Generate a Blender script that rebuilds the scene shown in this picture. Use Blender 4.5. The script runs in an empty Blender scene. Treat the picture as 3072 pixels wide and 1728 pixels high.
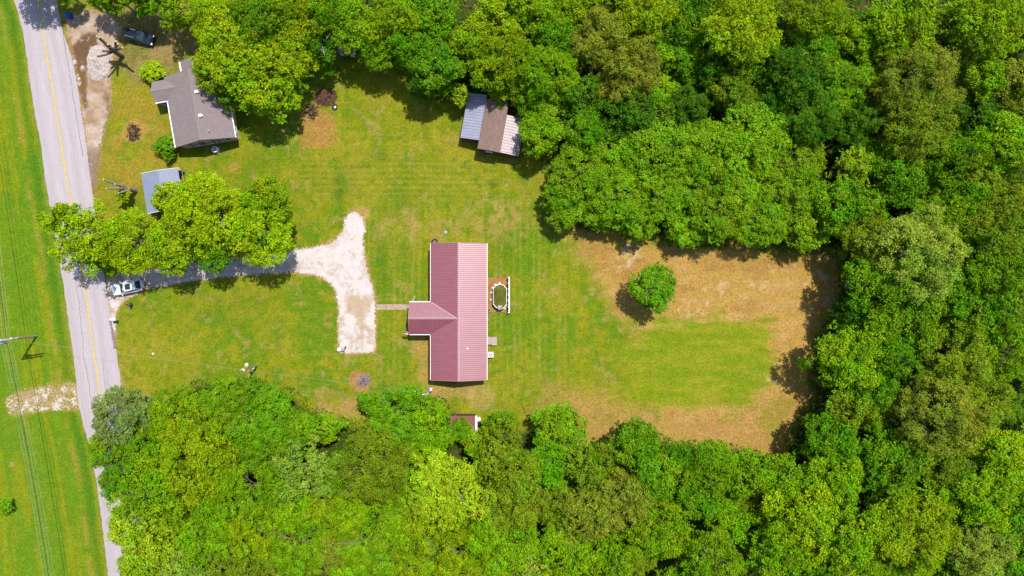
import bpy, bmesh, math, random
import numpy as np
from mathutils import Vector, Matrix

# ------------------------------------------------------------------ camera, sky, sun, exposure
S = bpy.context.scene
C = S.collection
H = 102.0                                   # height of the drone above the lawn (m)
cam = bpy.data.cameras.new('camera'); cam_o = bpy.data.objects.new('camera', cam); C.objects.link(cam_o)
cam_o.location = (0, 0, H); cam_o.rotation_euler = (0, 0, 0)
cam.sensor_width = 36; cam.lens = 36 * H / 153.6; cam.clip_start = 1; cam.clip_end = 6000
S.camera = cam_o
EL = math.radians(66); AZ = math.atan2(.53, .85)
W = bpy.data.worlds.new('World'); S.world = W; W.use_nodes = True
bg = W.node_tree.nodes['Background']; sky = W.node_tree.nodes.new('ShaderNodeTexSky')
sky.sky_type = 'NISHITA'; sky.sun_disc = False; sky.sun_elevation = EL; sky.sun_rotation = AZ
W.node_tree.links.new(sky.outputs[0], bg.inputs[0]); bg.inputs[1].default_value = .15
sun = bpy.data.lights.new('sun', 'SUN'); sun.energy = 5.0; sun.angle = math.radians(.53); sun.color = (1, .95, .88)
sun_o = bpy.data.objects.new('sun', sun); C.objects.link(sun_o)
SD = Vector((math.sin(AZ) * math.cos(EL), math.cos(AZ) * math.cos(EL), math.sin(EL)))
sun_o.rotation_euler = SD.to_track_quat('Z', 'Y').to_euler(); sun_o.location = SD * 200
S.view_settings.view_transform = 'Standard'; S.view_settings.look = 'None'
S.view_settings.exposure = .9; S.view_settings.gamma = 1

# ------------------------------------------------------------------ helpers
PI = math.pi
rnd = random.Random(7)
KX = 3.3                                    # how much brighter than its albedo a sunlit level surface shows
def lin(v):
    v /= 255.0
    return v / 12.92 if v <= .04045 else ((v + .055) / 1.055) ** 2.4
def alb(r, g, b, k=1.0):
    return tuple(min(.9, lin(c) / KX * k) for c in (r, g, b))
def lt(a, b, c):                           # plain paint albedo at this exposure
    return (a * .69, b * .69, c * .69)
def P(px, py, h=0.0):                       # survey point -> metres
    f = (H - h) / H / 20.0
    return Vector(((px - 1536) * f, (864 - py) * f, h))

def link(o): C.objects.link(o); return o
def tag(o, label=None, cat=None, group=None, kind=None):
    if label: o['label'] = label
    if cat: o['category'] = cat
    if group: o['group'] = group
    if kind: o['kind'] = kind
    return o
def thing(name, label, cat, loc=(0, 0, 0), rz=0.0, group=None):
    o = link(bpy.data.objects.new(name, None)); o.location = loc; o.rotation_euler = (0, 0, rz)
    o.empty_display_size = .3
    return tag(o, label, cat, group)

class MB:
    def __init__(s): s.v = []; s.f = []
    def add(s, vs, fs):
        n = len(s.v); s.v += [tuple(v) for v in vs]; s.f += [tuple(i + n for i in f) for f in fs]; return s
    def obox(s, c, ax, ay, az, sx, sy, sz):
        c = Vector(c); ax = Vector(ax) * sx / 2; ay = Vector(ay) * sy / 2; az = Vector(az) * sz / 2
        vs = [c + i * ax + j * ay + k * az for k in (-1, 1) for j in (-1, 1) for i in (-1, 1)]
        return s.add(vs, [(0, 2, 3, 1), (4, 5, 7, 6), (0, 1, 5, 4), (2, 6, 7, 3), (0, 4, 6, 2), (1, 3, 7, 5)])
    def box(s, x0, x1, y0, y1, z0, z1):
        return s.obox(((x0 + x1) / 2, (y0 + y1) / 2, (z0 + z1) / 2), (1, 0, 0), (0, 1, 0), (0, 0, 1), x1 - x0, y1 - y0, z1 - z0)
    def bar(s, a, b, w, t=None):            # square bar between two points
        a = Vector(a); b = Vector(b); d = (b - a); L = d.length; d.normalize()
        up = Vector((0, 0, 1)) if abs(d.z) < .9 else Vector((1, 0, 0))
        x = d.cross(up).normalized(); y = x.cross(d)
        return s.obox((a + b) / 2, x, y, d, w, t or w, L)
    def tube(s, pts, radii, n=8, caps=True):
        pts = [Vector(p) for p in pts]; m = len(pts); rings = []
        for i, p in enumerate(pts):
            d = (pts[min(i + 1, m - 1)] - pts[max(i - 1, 0)]).normalized()
            up = Vector((0, 0, 1)) if abs(d.z) < .95 else Vector((1, 0, 0))
            x = d.cross(up).normalized(); y = d.cross(x)
            r = radii[i] if isinstance(radii, (list, tuple)) else radii
            rings.append([p + r * (math.cos(2 * PI * k / n) * x + math.sin(2 * PI * k / n) * y) for k in range(n)])
        vs = [v for rg in rings for v in rg]; fs = []
        for i in range(m - 1):
            for k in range(n):
                a = i * n + k; b = i * n + (k + 1) % n
                fs.append((a, b, b + n, a + n))
        if caps: fs.append(tuple(range(n))); fs.append(tuple((m - 1) * n + k for k in reversed(range(n))))
        return s.add(vs, fs)
    def lathe(s, prof, c=(0, 0, 0), n=20, sx=1, sy=1):
        c = Vector(c); vs = []; fs = []
        for r, z in prof:
            for k in range(n):
                a = 2 * PI * k / n; vs.append(c + Vector((r * sx * math.cos(a), r * sy * math.sin(a), z)))
        for i in range(len(prof) - 1):
            for k in range(n):
                a = i * n + k; b = i * n + (k + 1) % n; fs.append((a, b, b + n, a + n))
        fs.append(tuple(reversed(range(n)))); fs.append(tuple((len(prof) - 1) * n + k for k in range(n)))
        return s.add(vs, fs)
    def prism(s, poly, z0, z1):             # convex or simple polygon
        n = len(poly)
        vs = [Vector((p[0], p[1], z0)) for p in poly] + [Vector((p[0], p[1], z1)) for p in poly]
        fs = [tuple(reversed(range(n))), tuple(range(n, 2 * n))] + [(i, (i + 1) % n, (i + 1) % n + n, i + n) for i in range(n)]
        return s.add(vs, fs)
    def slab(s, pts, t):                    # polygon thickened downward
        pts = [Vector(p) for p in pts]; n = len(pts)
        low = [p - Vector((0, 0, t)) for p in pts]
        fs = [tuple(range(n)), tuple(reversed(range(n, 2 * n)))] + [(i, i + n, (i + 1) % n + n, (i + 1) % n) for i in range(n)]
        return s.add(pts + low, fs)
    def build(s, name, mat, parent=None, smooth=False):
        me = bpy.data.meshes.new(name); me.from_pydata(s.v, [], s.f); me.update()
        bm = bmesh.new(); bm.from_mesh(me); bmesh.ops.recalc_face_normals(bm, faces=bm.faces[:]); bm.to_mesh(me); bm.free()
        if mat: me.materials.append(mat)
        if smooth:
            for p in me.polygons: p.use_smooth = True
        o = link(bpy.data.objects.new(name, me))
        if parent: o.parent = parent
        return o

# ------------------------------------------------------------------ materials
def node_mat(name):
    m = bpy.data.materials.new(name); m.use_nodes = True
    return m, m.node_tree.nodes, m.node_tree.links, m.node_tree.nodes['Principled BSDF']
def mat(name, c, rough=.7, var=.15, scale=3.0, spec=.3, metal=0.0, ior=1.45, stretch=(1, 1, 1), bump=0.0):
    m, n, l, b = node_mat(name)
    tc = n.new('ShaderNodeTexCoord'); mp = n.new('ShaderNodeMapping'); mp.inputs['Scale'].default_value = stretch
    nz = n.new('ShaderNodeTexNoise'); nz.inputs['Scale'].default_value = scale; nz.inputs['Detail'].default_value = 6
    l.new(tc.outputs['Object'], mp.inputs[0]); l.new(mp.outputs[0], nz.inputs[0])
    mr = n.new('ShaderNodeMapRange'); mr.inputs[1].default_value = .3; mr.inputs[2].default_value = .7
    mr.inputs[3].default_value = 1 - var; mr.inputs[4].default_value = 1 + var
    l.new(nz.outputs[0], mr.inputs[0])
    mx = n.new('ShaderNodeVectorMath'); mx.operation = 'SCALE'; mx.inputs[0].default_value = c[:3]
    l.new(mr.outputs[0], mx.inputs['Scale']); l.new(mx.outputs[0], b.inputs['Base Color'])
    b.inputs['Roughness'].default_value = rough; b.inputs['Specular IOR Level'].default_value = spec
    b.inputs['Metallic'].default_value = metal; b.inputs['IOR'].default_value = ior
    if bump:
        bp = n.new('ShaderNodeBump'); bp.inputs['Strength'].default_value = bump; bp.inputs['Distance'].default_value = .05
        l.new(nz.outputs[0], bp.inputs['Height']); l.new(bp.outputs[0], b.inputs['Normal'])
    return m
def attr_mat(name, amt=.25, fine=.2, rough=.95, bump=.6, hue=.012):      # albedo from the sheet's own survey colours + grain
    m, n, l, b = node_mat(name)
    at = n.new('ShaderNodeAttribute'); at.attribute_name = 'Col'
    tc = n.new('ShaderNodeTexCoord')
    prev = None
    for sc_, am, det in ((.9, amt, 3), (3.5, fine, 5), (11, fine, 3)):
        nz = n.new('ShaderNodeTexNoise'); nz.inputs['Scale'].default_value = sc_; nz.inputs['Detail'].default_value = det
        l.new(tc.outputs['Object'], nz.inputs[0])
        mr = n.new('ShaderNodeMapRange'); mr.inputs[1].default_value = .28; mr.inputs[2].default_value = .72
        mr.inputs[3].default_value = 1 - am; mr.inputs[4].default_value = 1 + am
        l.new(nz.outputs[0], mr.inputs[0])
        if prev is None: prev = mr.outputs[0]
        else:
            mm = n.new('ShaderNodeMath'); mm.operation = 'MULTIPLY'; l.new(prev, mm.inputs[0]); l.new(mr.outputs[0], mm.inputs[1]); prev = mm.outputs[0]
    nh = n.new('ShaderNodeTexNoise'); nh.inputs['Scale'].default_value = 2.6; nh.inputs['Detail'].default_value = 6; nh.inputs['Roughness'].default_value = .65
    l.new(tc.outputs['Object'], nh.inputs[0])
    mh = n.new('ShaderNodeMapRange'); mh.inputs[1].default_value = .3; mh.inputs[2].default_value = .7; mh.inputs[3].default_value = .5 - hue; mh.inputs[4].default_value = .5 + hue; l.new(nh.outputs[0], mh.inputs[0])
    hs = n.new('ShaderNodeHueSaturation'); l.new(mh.outputs[0], hs.inputs['Hue']); l.new(at.outputs['Color'], hs.inputs['Color'])
    mx = n.new('ShaderNodeVectorMath'); mx.operation = 'SCALE'
    l.new(hs.outputs[0], mx.inputs[0]); l.new(prev, mx.inputs['Scale']); l.new(mx.outputs[0], b.inputs['Base Color'])
    b.inputs['Roughness'].default_value = rough; b.inputs['Specular IOR Level'].default_value = .1
    if bump:
        bp = n.new('ShaderNodeBump'); bp.inputs['Strength'].default_value = bump; bp.inputs['Distance'].default_value = .06
        l.new(nz.outputs[0], bp.inputs['Height']); l.new(bp.outputs[0], b.inputs['Normal'])
    return m
def leaf_mat(name):
    m = bpy.data.materials.new(name); m.use_nodes = True; n = m.node_tree.nodes; l = m.node_tree.links; n.clear()
    out = n.new('ShaderNodeOutputMaterial'); oi = n.new('ShaderNodeObjectInfo'); at = n.new('ShaderNodeAttribute'); at.attribute_name = 'tint'
    sp = n.new('ShaderNodeSeparateXYZ'); l.new(at.outputs['Vector'], sp.inputs[0])
    sc_ = n.new('ShaderNodeVectorMath'); sc_.operation = 'SCALE'; l.new(oi.outputs['Color'], sc_.inputs[0]); l.new(sp.outputs[0], sc_.inputs['Scale'])
    hs = n.new('ShaderNodeHueSaturation'); l.new(sp.outputs[1], hs.inputs['Hue']); l.new(sp.outputs[2], hs.inputs['Saturation']); l.new(sc_.outputs[0], hs.inputs['Color'])
    d = n.new('ShaderNodeBsdfDiffuse'); t = n.new('ShaderNodeBsdfTranslucent'); g = n.new('ShaderNodeBsdfGlossy'); g.inputs['Roughness'].default_value = .5
    l.new(hs.outputs[0], d.inputs[0])
    tt = n.new('ShaderNodeVectorMath'); tt.operation = 'MULTIPLY'; tt.inputs[1].default_value = (1.15, 1.15, .3); l.new(hs.outputs[0], tt.inputs[0]); l.new(tt.outputs[0], t.inputs[0])
    m1 = n.new('ShaderNodeMixShader'); m1.inputs[0].default_value = .24; l.new(d.outputs[0], m1.inputs[1]); l.new(t.outputs[0], m1.inputs[2])
    m2 = n.new('ShaderNodeMixShader'); m2.inputs[0].default_value = .006; l.new(m1.outputs[0], m2.inputs[1]); l.new(g.outputs[0], m2.inputs[2])
    l.new(m2.outputs[0], out.inputs[0])
    return m

M = {}
M['leaf'] = leaf_mat('leaf')
M['bark'] = mat('bark', lt(.24, .20, .16), .9, .35, 6)
M['dead_wood'] = mat('dead_wood', lt(.24, .20, .16), .9, .25, 6)
M['cut_wood'] = mat('cut_wood', alb(250, 222, 150), .8, .1)
M['red_metal'] = mat('red_metal', alb(182, 80, 84), .42, .1, 1.2, .5, 0, 2.2, stretch=(.35, 1.6, 1))
M['dark_metal'] = mat('dark_metal', lt(.05, .04, .045), .6)
M['white'] = mat('white', lt(.62, .61, .6), .6, .05)
M['white_bright'] = mat('white_bright', lt(.74, .72, .7), .55, .05)
M['shingle'] = mat('shingle', alb(174, 157, 157), .95, .1, 1.3, .1, stretch=(1, 3, 1))
M['ridge_shingle'] = mat('ridge_shingle', alb(178, 164, 162), .95, .1, 4, .1)
M['brown_siding'] = mat('brown_siding', (.40, .28, .20), .85, .08, 4)
M['cream_siding'] = mat('cream_siding', lt(.42, .38, .32), .85, .06, 4)
M['galv'] = mat('galv', alb(166, 176, 206), .55, .08, .7, .4, 0, 1.5)
M['galv_white'] = mat('galv_white', alb(198, 172, 174), .5, .12, .9, .5, 0, 1.6)
M['galv_blue'] = mat('galv_blue', alb(176, 178, 204), .5, .12, .9, .5, 0, 1.7)
M['old_board'] = mat('old_board', alb(168, 140, 128), .95, .22, 1.6, .1, stretch=(5, .8, 1))
M['maroon_roof'] = mat('maroon_roof', alb(176, 112, 108), .9, .1, 2.5, .1)
M['barn_wall'] = mat('barn_wall', alb(120, 100, 82), .95, .2, 4, .1, stretch=(6, 6, .5))
M['glass'] = mat('glass', lt(.02, .03, .035), .08, .1, 1, .5)
M['shutter'] = mat('shutter', lt(.035, .07, .055), .7)
M['concrete'] = mat('concrete', alb(222, 196, 186), .9, .12, 5)
M['grey_metal'] = mat('grey_metal', lt(.3, .3, .31), .5, .1, 4, .5)
M['black'] = mat('black', lt(.015, .015, .016), .6, .1)
M['rubber'] = mat('rubber', lt(.03, .028, .03), .85, .2)
M['car_dark'] = mat('car_dark', lt(.006, .012, .022), .16, .05, 1, .5, 0, 1.4)
M['car_white'] = mat('car_white', lt(.62, .62, .64), .3, .03, 1, .5)
M['car_glass'] = mat('car_glass', lt(.012, .03, .036), .12, .05, 1, .6)
M['rim'] = mat('rim', lt(.4, .4, .42), .35, .05, 1, .5, .6)
M['lamp_clear'] = mat('lamp_clear', lt(.6, .62, .65), .15, .05, 1, .6)
M['lamp_red'] = mat('lamp_red', lt(.3, .01, .01), .25, .05, 1, .5)
M['blue'] = mat('blue', lt(.01, .05, .28), .5, .1)
M['red'] = mat('red', lt(.5, .015, .015), .5, .1)
M['pole_wood'] = mat('pole_wood', lt(.30, .25, .19), .9, .2, 4, .1, stretch=(6, 6, .6))
M['porcelain'] = mat('porcelain', lt(.6, .6, .62), .2, .05)
M['wire'] = mat('wire', lt(.26, .27, .27), .5, .1, 1, .5)
M['wire_dark'] = mat('wire_dark', lt(.03, .03, .03), .6, .1)
M['pool_water'] = mat('pool_water', alb(112, 112, 6), .3, .4, 1.1, .15)
M['paper_ash'] = mat('paper_ash', alb(176, 158, 166), .95, .5, 6, .1)
M['char'] = mat('char', lt(.035, .03, .033), .95, .5, 8, .1)
M['stick'] = mat('stick', alb(140, 108, 88), .95, .4, 3, .1)
M['stick_red'] = mat('stick_red', alb(160, 112, 92), .95, .4, 3, .1)
M['stone'] = mat('stone', alb(232, 218, 208), .9, .2, 5, .1)
M['maroon'] = mat('maroon', lt(.13, .03, .035), .8, .2)
M['skin'] = mat('skin', lt(.45, .25, .17), .6, .05)
M['hair'] = mat('hair', lt(.02, .014, .01), .7, .2)
M['shirt'] = mat('shirt', alb(90, 150, 215), .85, .1, 8)
M['trousers'] = mat('trousers', lt(.02, .025, .03), .9, .15, 8)
M['shoe'] = mat('shoe', lt(.2, .17, .15), .8, .1)
M['yellow_paint'] = mat('yellow_paint', alb(254, 222, 136), .8, .12, 3, .1)
M['tar'] = mat('tar', alb(150, 138, 148), .9, .3, 3, .1)
M['lid'] = mat('lid', alb(200, 205, 218), .6, .05)

# ------------------------------------------------------------------ ground colour survey (numpy)
def vnoise(x, y, seed):
    r = np.random.RandomState(seed); T = r.rand(256, 256)
    xi = np.floor(x).astype(int); yi = np.floor(y).astype(int); fx = x - xi; fy = y - yi
    fx = fx * fx * (3 - 2 * fx); fy = fy * fy * (3 - 2 * fy)
    g = lambda a, b: T[a % 256, b % 256]
    return (g(xi, yi) * (1 - fx) + g(xi + 1, yi) * fx) * (1 - fy) + (g(xi, yi + 1) * (1 - fx) + g(xi + 1, yi + 1) * fx) * fy
def fbm(x, y, s, seed, o=4):                # s = metres per feature
    t = 0; a = 1; w = 0
    for i in range(o):
        t = t + a * vnoise(x / s * 2 ** i + 31.7 * i, y / s * 2 ** i + 17.3 * i, seed + i); w += a; a *= .55
    return t / w
def sdist(PX, PY, poly):                    # signed distance in survey px, positive inside
    d = np.full(PX.shape, 1e9); ins = np.zeros(PX.shape, bool); n = len(poly)
    for i in range(n):
        x0, y0 = poly[i]; x1, y1 = poly[(i + 1) % n]
        dx, dy = x1 - x0, y1 - y0; L = dx * dx + dy * dy + 1e-9
        t = np.clip(((PX - x0) * dx + (PY - y0) * dy) / L, 0, 1)
        d = np.minimum(d, (PX - x0 - t * dx) ** 2 + (PY - y0 - t * dy) ** 2)
        c = ((y0 > PY) != (y1 > PY)) & (PX < (x1 - x0) * (PY - y0) / (y1 - y0 + 1e-12) + x0)
        ins ^= c
    return np.where(ins, 1, -1) * np.sqrt(d)
def sstep(v, a, b):
    t = np.clip((v - a) / (b - a), 0, 1); return t * t * (3 - 2 * t)

ROAD_L = [(-20, -260), (38, 0), (60, 52), (81, 179), (99, 318), (119, 417), (141, 576), (173, 754), (191, 866), (203, 957), (221, 1076), (236, 1229), (265, 1328), (292, 1463), (324, 1728), (370, 2000)]
ROAD_R = [(112, -260), (172, 0), (189, 99), (223, 191), (242, 318), (262, 445), (276, 557), (294, 700), (324, 894), (336, 977), (353, 1076), (369, 1184), (398, 1328), (425, 1463), (457, 1728), (503, 2000)]
DRIVE = [(318, 838), (345, 826), (430, 815), (537, 792), (668, 776), (775, 763), (859, 755), (906, 745), (954, 739), (985, 730), (1008, 716), (1024, 698), (1033, 680), (1037, 655), (1046, 642), (1061, 632), (1079, 643), (1091, 662), (1096, 684), (1090, 710), (1092, 763), (1107, 823), (1119, 870), (1127, 925), (1127, 1014), (1125, 1056), (1070, 1061), (1020, 1058), (1015, 1015), (1014, 977), (1016, 920), (1010, 880), (994, 851), (968, 833), (930, 823), (874, 817), (795, 819), (656, 833), (552, 847), (433, 868), (385, 893), (358, 915), (345, 950), (343, 1010), (336, 1000), (328, 925)]
PULL = [(196, 60), (255, 28), (330, 42), (362, 85), (352, 125), (335, 190), (332, 250), (326, 330), (310, 400), (296, 440), (288, 520), (282, 560), (274, 545), (262, 445), (244, 318), (226, 195), (205, 110)]
CLEAR = [(1700, 640), (1730, 690), (1840, 690), (1950, 712), (2140, 735), (2290, 750), (2420, 755), (2520, 750), (2510, 850), (2480, 1000), (2440, 1150), (2380, 1330), (2330, 1380), (2240, 1365), (2000, 1310), (1860, 1330), (1750, 1320), (1830, 1240), (1960, 1230), (1900, 1100), (1930, 960), (1860, 930), (1800, 840), (1745, 760)]
GREEN = [(1990, 955), (2180, 950), (2310, 962), (2325, 1010), (2315, 1130), (2250, 1215), (2050, 1240), (1900, 1180), (1860, 1060)]
LOWTAN = [(1640, 1150), (1800, 1185), (2000, 1255), (2240, 1235), (2370, 1200), (2350, 1370), (2000, 1320), (1760, 1330), (1600, 1260)]
YARD = [(335, 260), (450, 250), (500, 320), (525, 440), (500, 500), (430, 520), (400, 600), (310, 610), (292, 520), (330, 400)]
TOPYARD = [(240, 0), (560, 0), (640, 60), (600, 170), (500, 215), (400, 240), (330, 200), (350, 90)]
REDDIRT = [(900, 325), (950, 318), (1005, 345), (1012, 430), (960, 448), (905, 440)]
HOUSEDRY = [(1240, 1010), (1290, 1005), (1300, 1150), (1330, 1190), (1290, 1210), (1255, 1150)]
SOUTHDRY = [(930, 1215), (1060, 1185), (1110, 1210), (1090, 1290), (960, 1260)]
STRIP2 = [(1160, 640), (1420, 650), (1600, 560), (1650, 620), (1500, 720), (1280, 715), (1150, 690)]
SIDE = [(20, 1200), (60, 1178), (130, 1160), (222, 1152), (240, 1225), (170, 1228), (90, 1232), (30, 1240)]
WOODS = [
 [(1010, 150), (1035, 165), (1190, 195), (1250, 270), (1320, 300), (1390, 285), (1585, 330), (1565, 440), (1640, 478), (1650, 640), (1720, 690), (1840, 680), (1955, 725), (2145, 733), (2290, 745), (2455, 748), (2515, 765), (2525, 835), (2505, 950), (2455, 1015), (2430, 1100), (2440, 1190), (2385, 1275), (2350, 1350), (2330, 1368), (2255, 1360), (2145, 1330), (2025, 1335), (1955, 1300), (1860, 1270), (1842, 1325), (1740, 1325), (1745, 1265), (1670, 1240), (1538, 1288), (1515, 1246), (1430, 1290), (1383, 1265), (1324, 1205), (1250, 1180), (1097, 1195), (1097, 1275), (1037, 1265), (942, 1228), (870, 1170), (775, 1145), (596, 1145), (500, 1205), (465, 1240), (465, 1195), (380, 1180), (286, 1264), (274, 1347), (298, 1430), (334, 1500), (346, 1728), (346, 1800), (3200, 1800), (3200, -100), (1000, -100)],
]
GRAV = [(30, 0)]
def tone(PX, PY):
    """albedo of the ground at survey px (numpy arrays)"""
    x = (PX - 1536) / 20; y = (864 - PY) / 20
    n1 = fbm(x, y, 9, 3); n2 = fbm(x, y, 2.2, 11); n3 = fbm(x, y, .8, 23, 3)
    col = np.zeros(PX.shape + (3,)) + np.array(alb(150, 161, 14))
    def lay(c, m, k=1.0):
        nonlocal col
        m = np.clip(m * k, 0, 1)[..., None]; col = col * (1 - m) + np.array(c) * m
    lay(alb(112, 154, 8), sstep(n1 * .5 + n2 * .5, .47, .6), .8)
    lay(alb(182, 172, 46), sstep(n1 * .4 + n2 * .6, .5, .36), .65)
    lay(alb(190, 166, 84), sstep(n2 * .4 + n3 * .6, .57, .7), .75)
    ns2 = fbm(x * .16, y * 2.2, 1.0, 131, 3); lay(alb(196, 176, 96), sstep(ns2, .68, .8) * sstep(n1, .45, .58) * sstep(PX, 500, 700), .32)
    lay(alb(90, 146, 14), sstep(n2 * .3 + n3 * .7, .42, .3), .6)
    # verge across the road
    ry = np.array([p[1] for p in ROAD_L]); rx = np.array([p[0] for p in ROAD_L])
    e = PX - np.interp(PY, ry, rx)                       # px to the right of the road's left edge
    vg = sstep(e, 0, -12)
    ns = fbm(e / 20, PY / 20 * .12, 1.1, 41)
    lay(alb(112, 158, 6), vg, .8)
    lay(alb(156, 166, 22), vg * sstep(ns, .48, .62), .8)
    lay(alb(178, 165, 62), vg * np.exp(-((e + 52 + 10 * (n1 - .5)) / 9) ** 2) * sstep(n2, .35, .6), .75)
    lay(alb(70, 130, 4), vg * np.exp(-((e + 26) / 12) ** 2), .55)
    lay(alb(196, 168, 96), vg * np.exp(-((e + 3) / 5) ** 2), .6)
    rr = PX - np.interp(PY, np.array([p[1] for p in ROAD_R]), np.array([p[0] for p in ROAD_R]))
    lay(alb(190, 160, 90), np.exp(-((rr - 3) / 7) ** 2) * sstep(n3, .3, .6), .8)
    # mown bands
    band = .5 + .3 * np.sin(PX / 9.5 * PI + 2.5 * (n1 - .5)) + .2 * np.sin(PX / 31 * PI + 1.0)
    mown = sstep(sdist(PX, PY, [(1030, 560), (1700, 560), (1760, 800), (1740, 1200), (1100, 1200), (1030, 1080)]) + 60 * (n1 - .5), 0, 60)
    lay(alb(174, 172, 66), mown * sstep(band, .5, .85) * sstep(n2, .25, .6), .6)
    lay(alb(104, 150, 16), mown * sstep(band, .45, .12) * sstep(n2, .6, .35), .5)
    bandh = .5 + .5 * np.sin(PY / 9 * PI + 2.4 * (n1 - .5))
    mownh = sstep(sdist(PX, PY, [(880, 440), (1420, 440), (1560, 560), (1400, 640), (960, 620), (860, 560)]) + 60 * (n1 - .5), 0, 60)
    lay(alb(176, 164, 62), mownh * sstep(bandh + .5 * (n2 - .5), .7, .95), .5)
    lay(alb(98, 142, 10), mownh * sstep(bandh, .4, .1), .35)
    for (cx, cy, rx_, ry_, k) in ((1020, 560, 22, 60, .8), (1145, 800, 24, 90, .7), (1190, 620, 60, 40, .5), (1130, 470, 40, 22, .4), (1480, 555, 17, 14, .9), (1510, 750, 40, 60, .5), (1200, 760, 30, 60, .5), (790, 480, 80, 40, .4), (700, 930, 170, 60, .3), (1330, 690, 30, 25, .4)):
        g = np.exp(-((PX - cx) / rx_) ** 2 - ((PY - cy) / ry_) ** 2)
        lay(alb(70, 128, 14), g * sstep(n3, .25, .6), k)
    # dry yards
    def soft(poly, w, nz=30): return sstep(sdist(PX, PY, poly) + nz * (n2 - .5) * 2, -w, w)
    lay(alb(186, 158, 52), soft(YARD, 40, 40) * sstep(n2, .25, .55), .8)
    lay(alb(120, 148, 20), soft(YARD, 30, 40) * sstep(n3 * .5 + n1 * .5, .55, .7), .6)
    lay(alb(176, 150, 92), soft(TOPYARD, 30, 40), .9)
    lay(alb(124, 136, 30), soft(TOPYARD, 20, 40) * sstep(n3 * .5 + n2 * .5, .48, .6), .75)
    lay(alb(205, 150, 84), soft(REDDIRT, 10, 16), .78)
    lay(alb(160, 150, 30), soft(REDDIRT, 10, 16) * sstep(n3, .5, .65), .5)
    lay(alb(214, 168, 92), soft(HOUSEDRY, 18, 18), .7)
    lay(alb(205, 166, 96), soft(SOUTHDRY, 30, 40) * sstep(n2, .3, .6), .85)
    lay(alb(196, 168, 86), soft(STRIP2, 30, 40) * sstep(n3 * .6 + n2 * .4, .38, .6), .75)
    for (cx, cy, r, c, k) in ((1080, 1143, 34, (204, 150, 92), .95), (401, 397, 42, (206, 160, 84), .75), (500, 1062, 0.1, (0, 0, 0), 0), (1400, 1165, 40, (208, 172, 100), .6), (1440, 1190, 50, (206, 174, 100), .6), (520, 590, 30, (205, 176, 100), .55), (470, 560, 20, (205, 160, 90), .7), (700, 500, 16, (205, 160, 90), .6), (560, 1400, 1, (0, 0, 0), 0), (1082, 640, 26, (214, 172, 104), .8), (1330, 1175, 34, (210, 172, 96), .6), (480, 1215, 40, (200, 170, 80), .7), (1010, 800, 1, (0, 0, 0), 0), (36, 1393, 8, (210, 170, 110), .8), (108, 1650, 8, (205, 170, 90), .5)):
        g = np.exp(-((PX - cx) ** 2 + (PY - cy) ** 2) / r ** 2)
        lay(alb(*c), sstep(g + .5 * (n2 - .5), .25, .6), k)
    # clearing of dry cut grass with a greener rectangle
    cl = sstep(sdist(PX, PY, CLEAR) + 120 * (n1 - .5) + 60 * (n2 - .5) + 30 * (n3 - .5), -50, 60)
    lay(alb(210, 168, 84), cl)
    lay(alb(220, 176, 104), cl * sstep(fbm(x * .5, y * 1.6, 1.6, 61), .5, .66), .8)
    lay(alb(184, 136, 70), cl * sstep(fbm(x * .4, y * 1.4, 2.4, 71), .52, .66), .45)
    lay(alb(232, 205, 150), cl * sstep(n3 * .5 + fbm(x, y, 6, 83) * .5, .63, .7), .8)
    st = fbm(x * .25, y * 1.5, 1.2, 91)
    gr = sstep(sdist(PX, PY, GREEN) + 40 * (n2 - .5) + 70 * (st - .5), -24, 30)
    lay(alb(150, 170, 12), gr, .9)
    lay(alb(128, 160, 10), gr * sstep(st, .5, .64), .55)
    lay(alb(184, 178, 44), gr * sstep(st, .45, .33), .6)
    lay(alb(206, 160, 92), soft(LOWTAN, 40, 40), .7)
    lay(alb(150, 156, 26), soft(LOWTAN, 30, 30) * sstep(n2, .5, .66), .5)
    # fringe of the gravel and the pull-off
    dd = sdist(PX, PY, DRIVE); lay(alb(206, 168, 108), sstep(dd + 16 * (n3 - .5), -9, 1), .85)
    dp = sdist(PX, PY, PULL); lay(alb(190, 150, 90), sstep(dp + 26 * (n2 - .5), -16, 2), .85)
    ds = sdist(PX, PY, SIDE); lay(alb(190, 165, 80), sstep(ds + 26 * (n2 - .5), -12, 2), .8)
    # floor of the woods
    wd = sstep(sdist(PX, PY, WOODS[0]) + 30 * (n2 - .5), -4, 26)
    lay(alb(76, 92, 26), wd); lay(alb(112, 100, 54), wd * sstep(n2, .54, .68), .6)
    return np.clip(col, .002, .8)

def colour_attr(me, cols):
    a = me.color_attributes.new('Col', 'FLOAT_COLOR', 'POINT')
    rgba = np.ones((len(cols), 4), np.float32); rgba[:, :3] = cols
    a.data.foreach_set('color', rgba.ravel())

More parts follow.
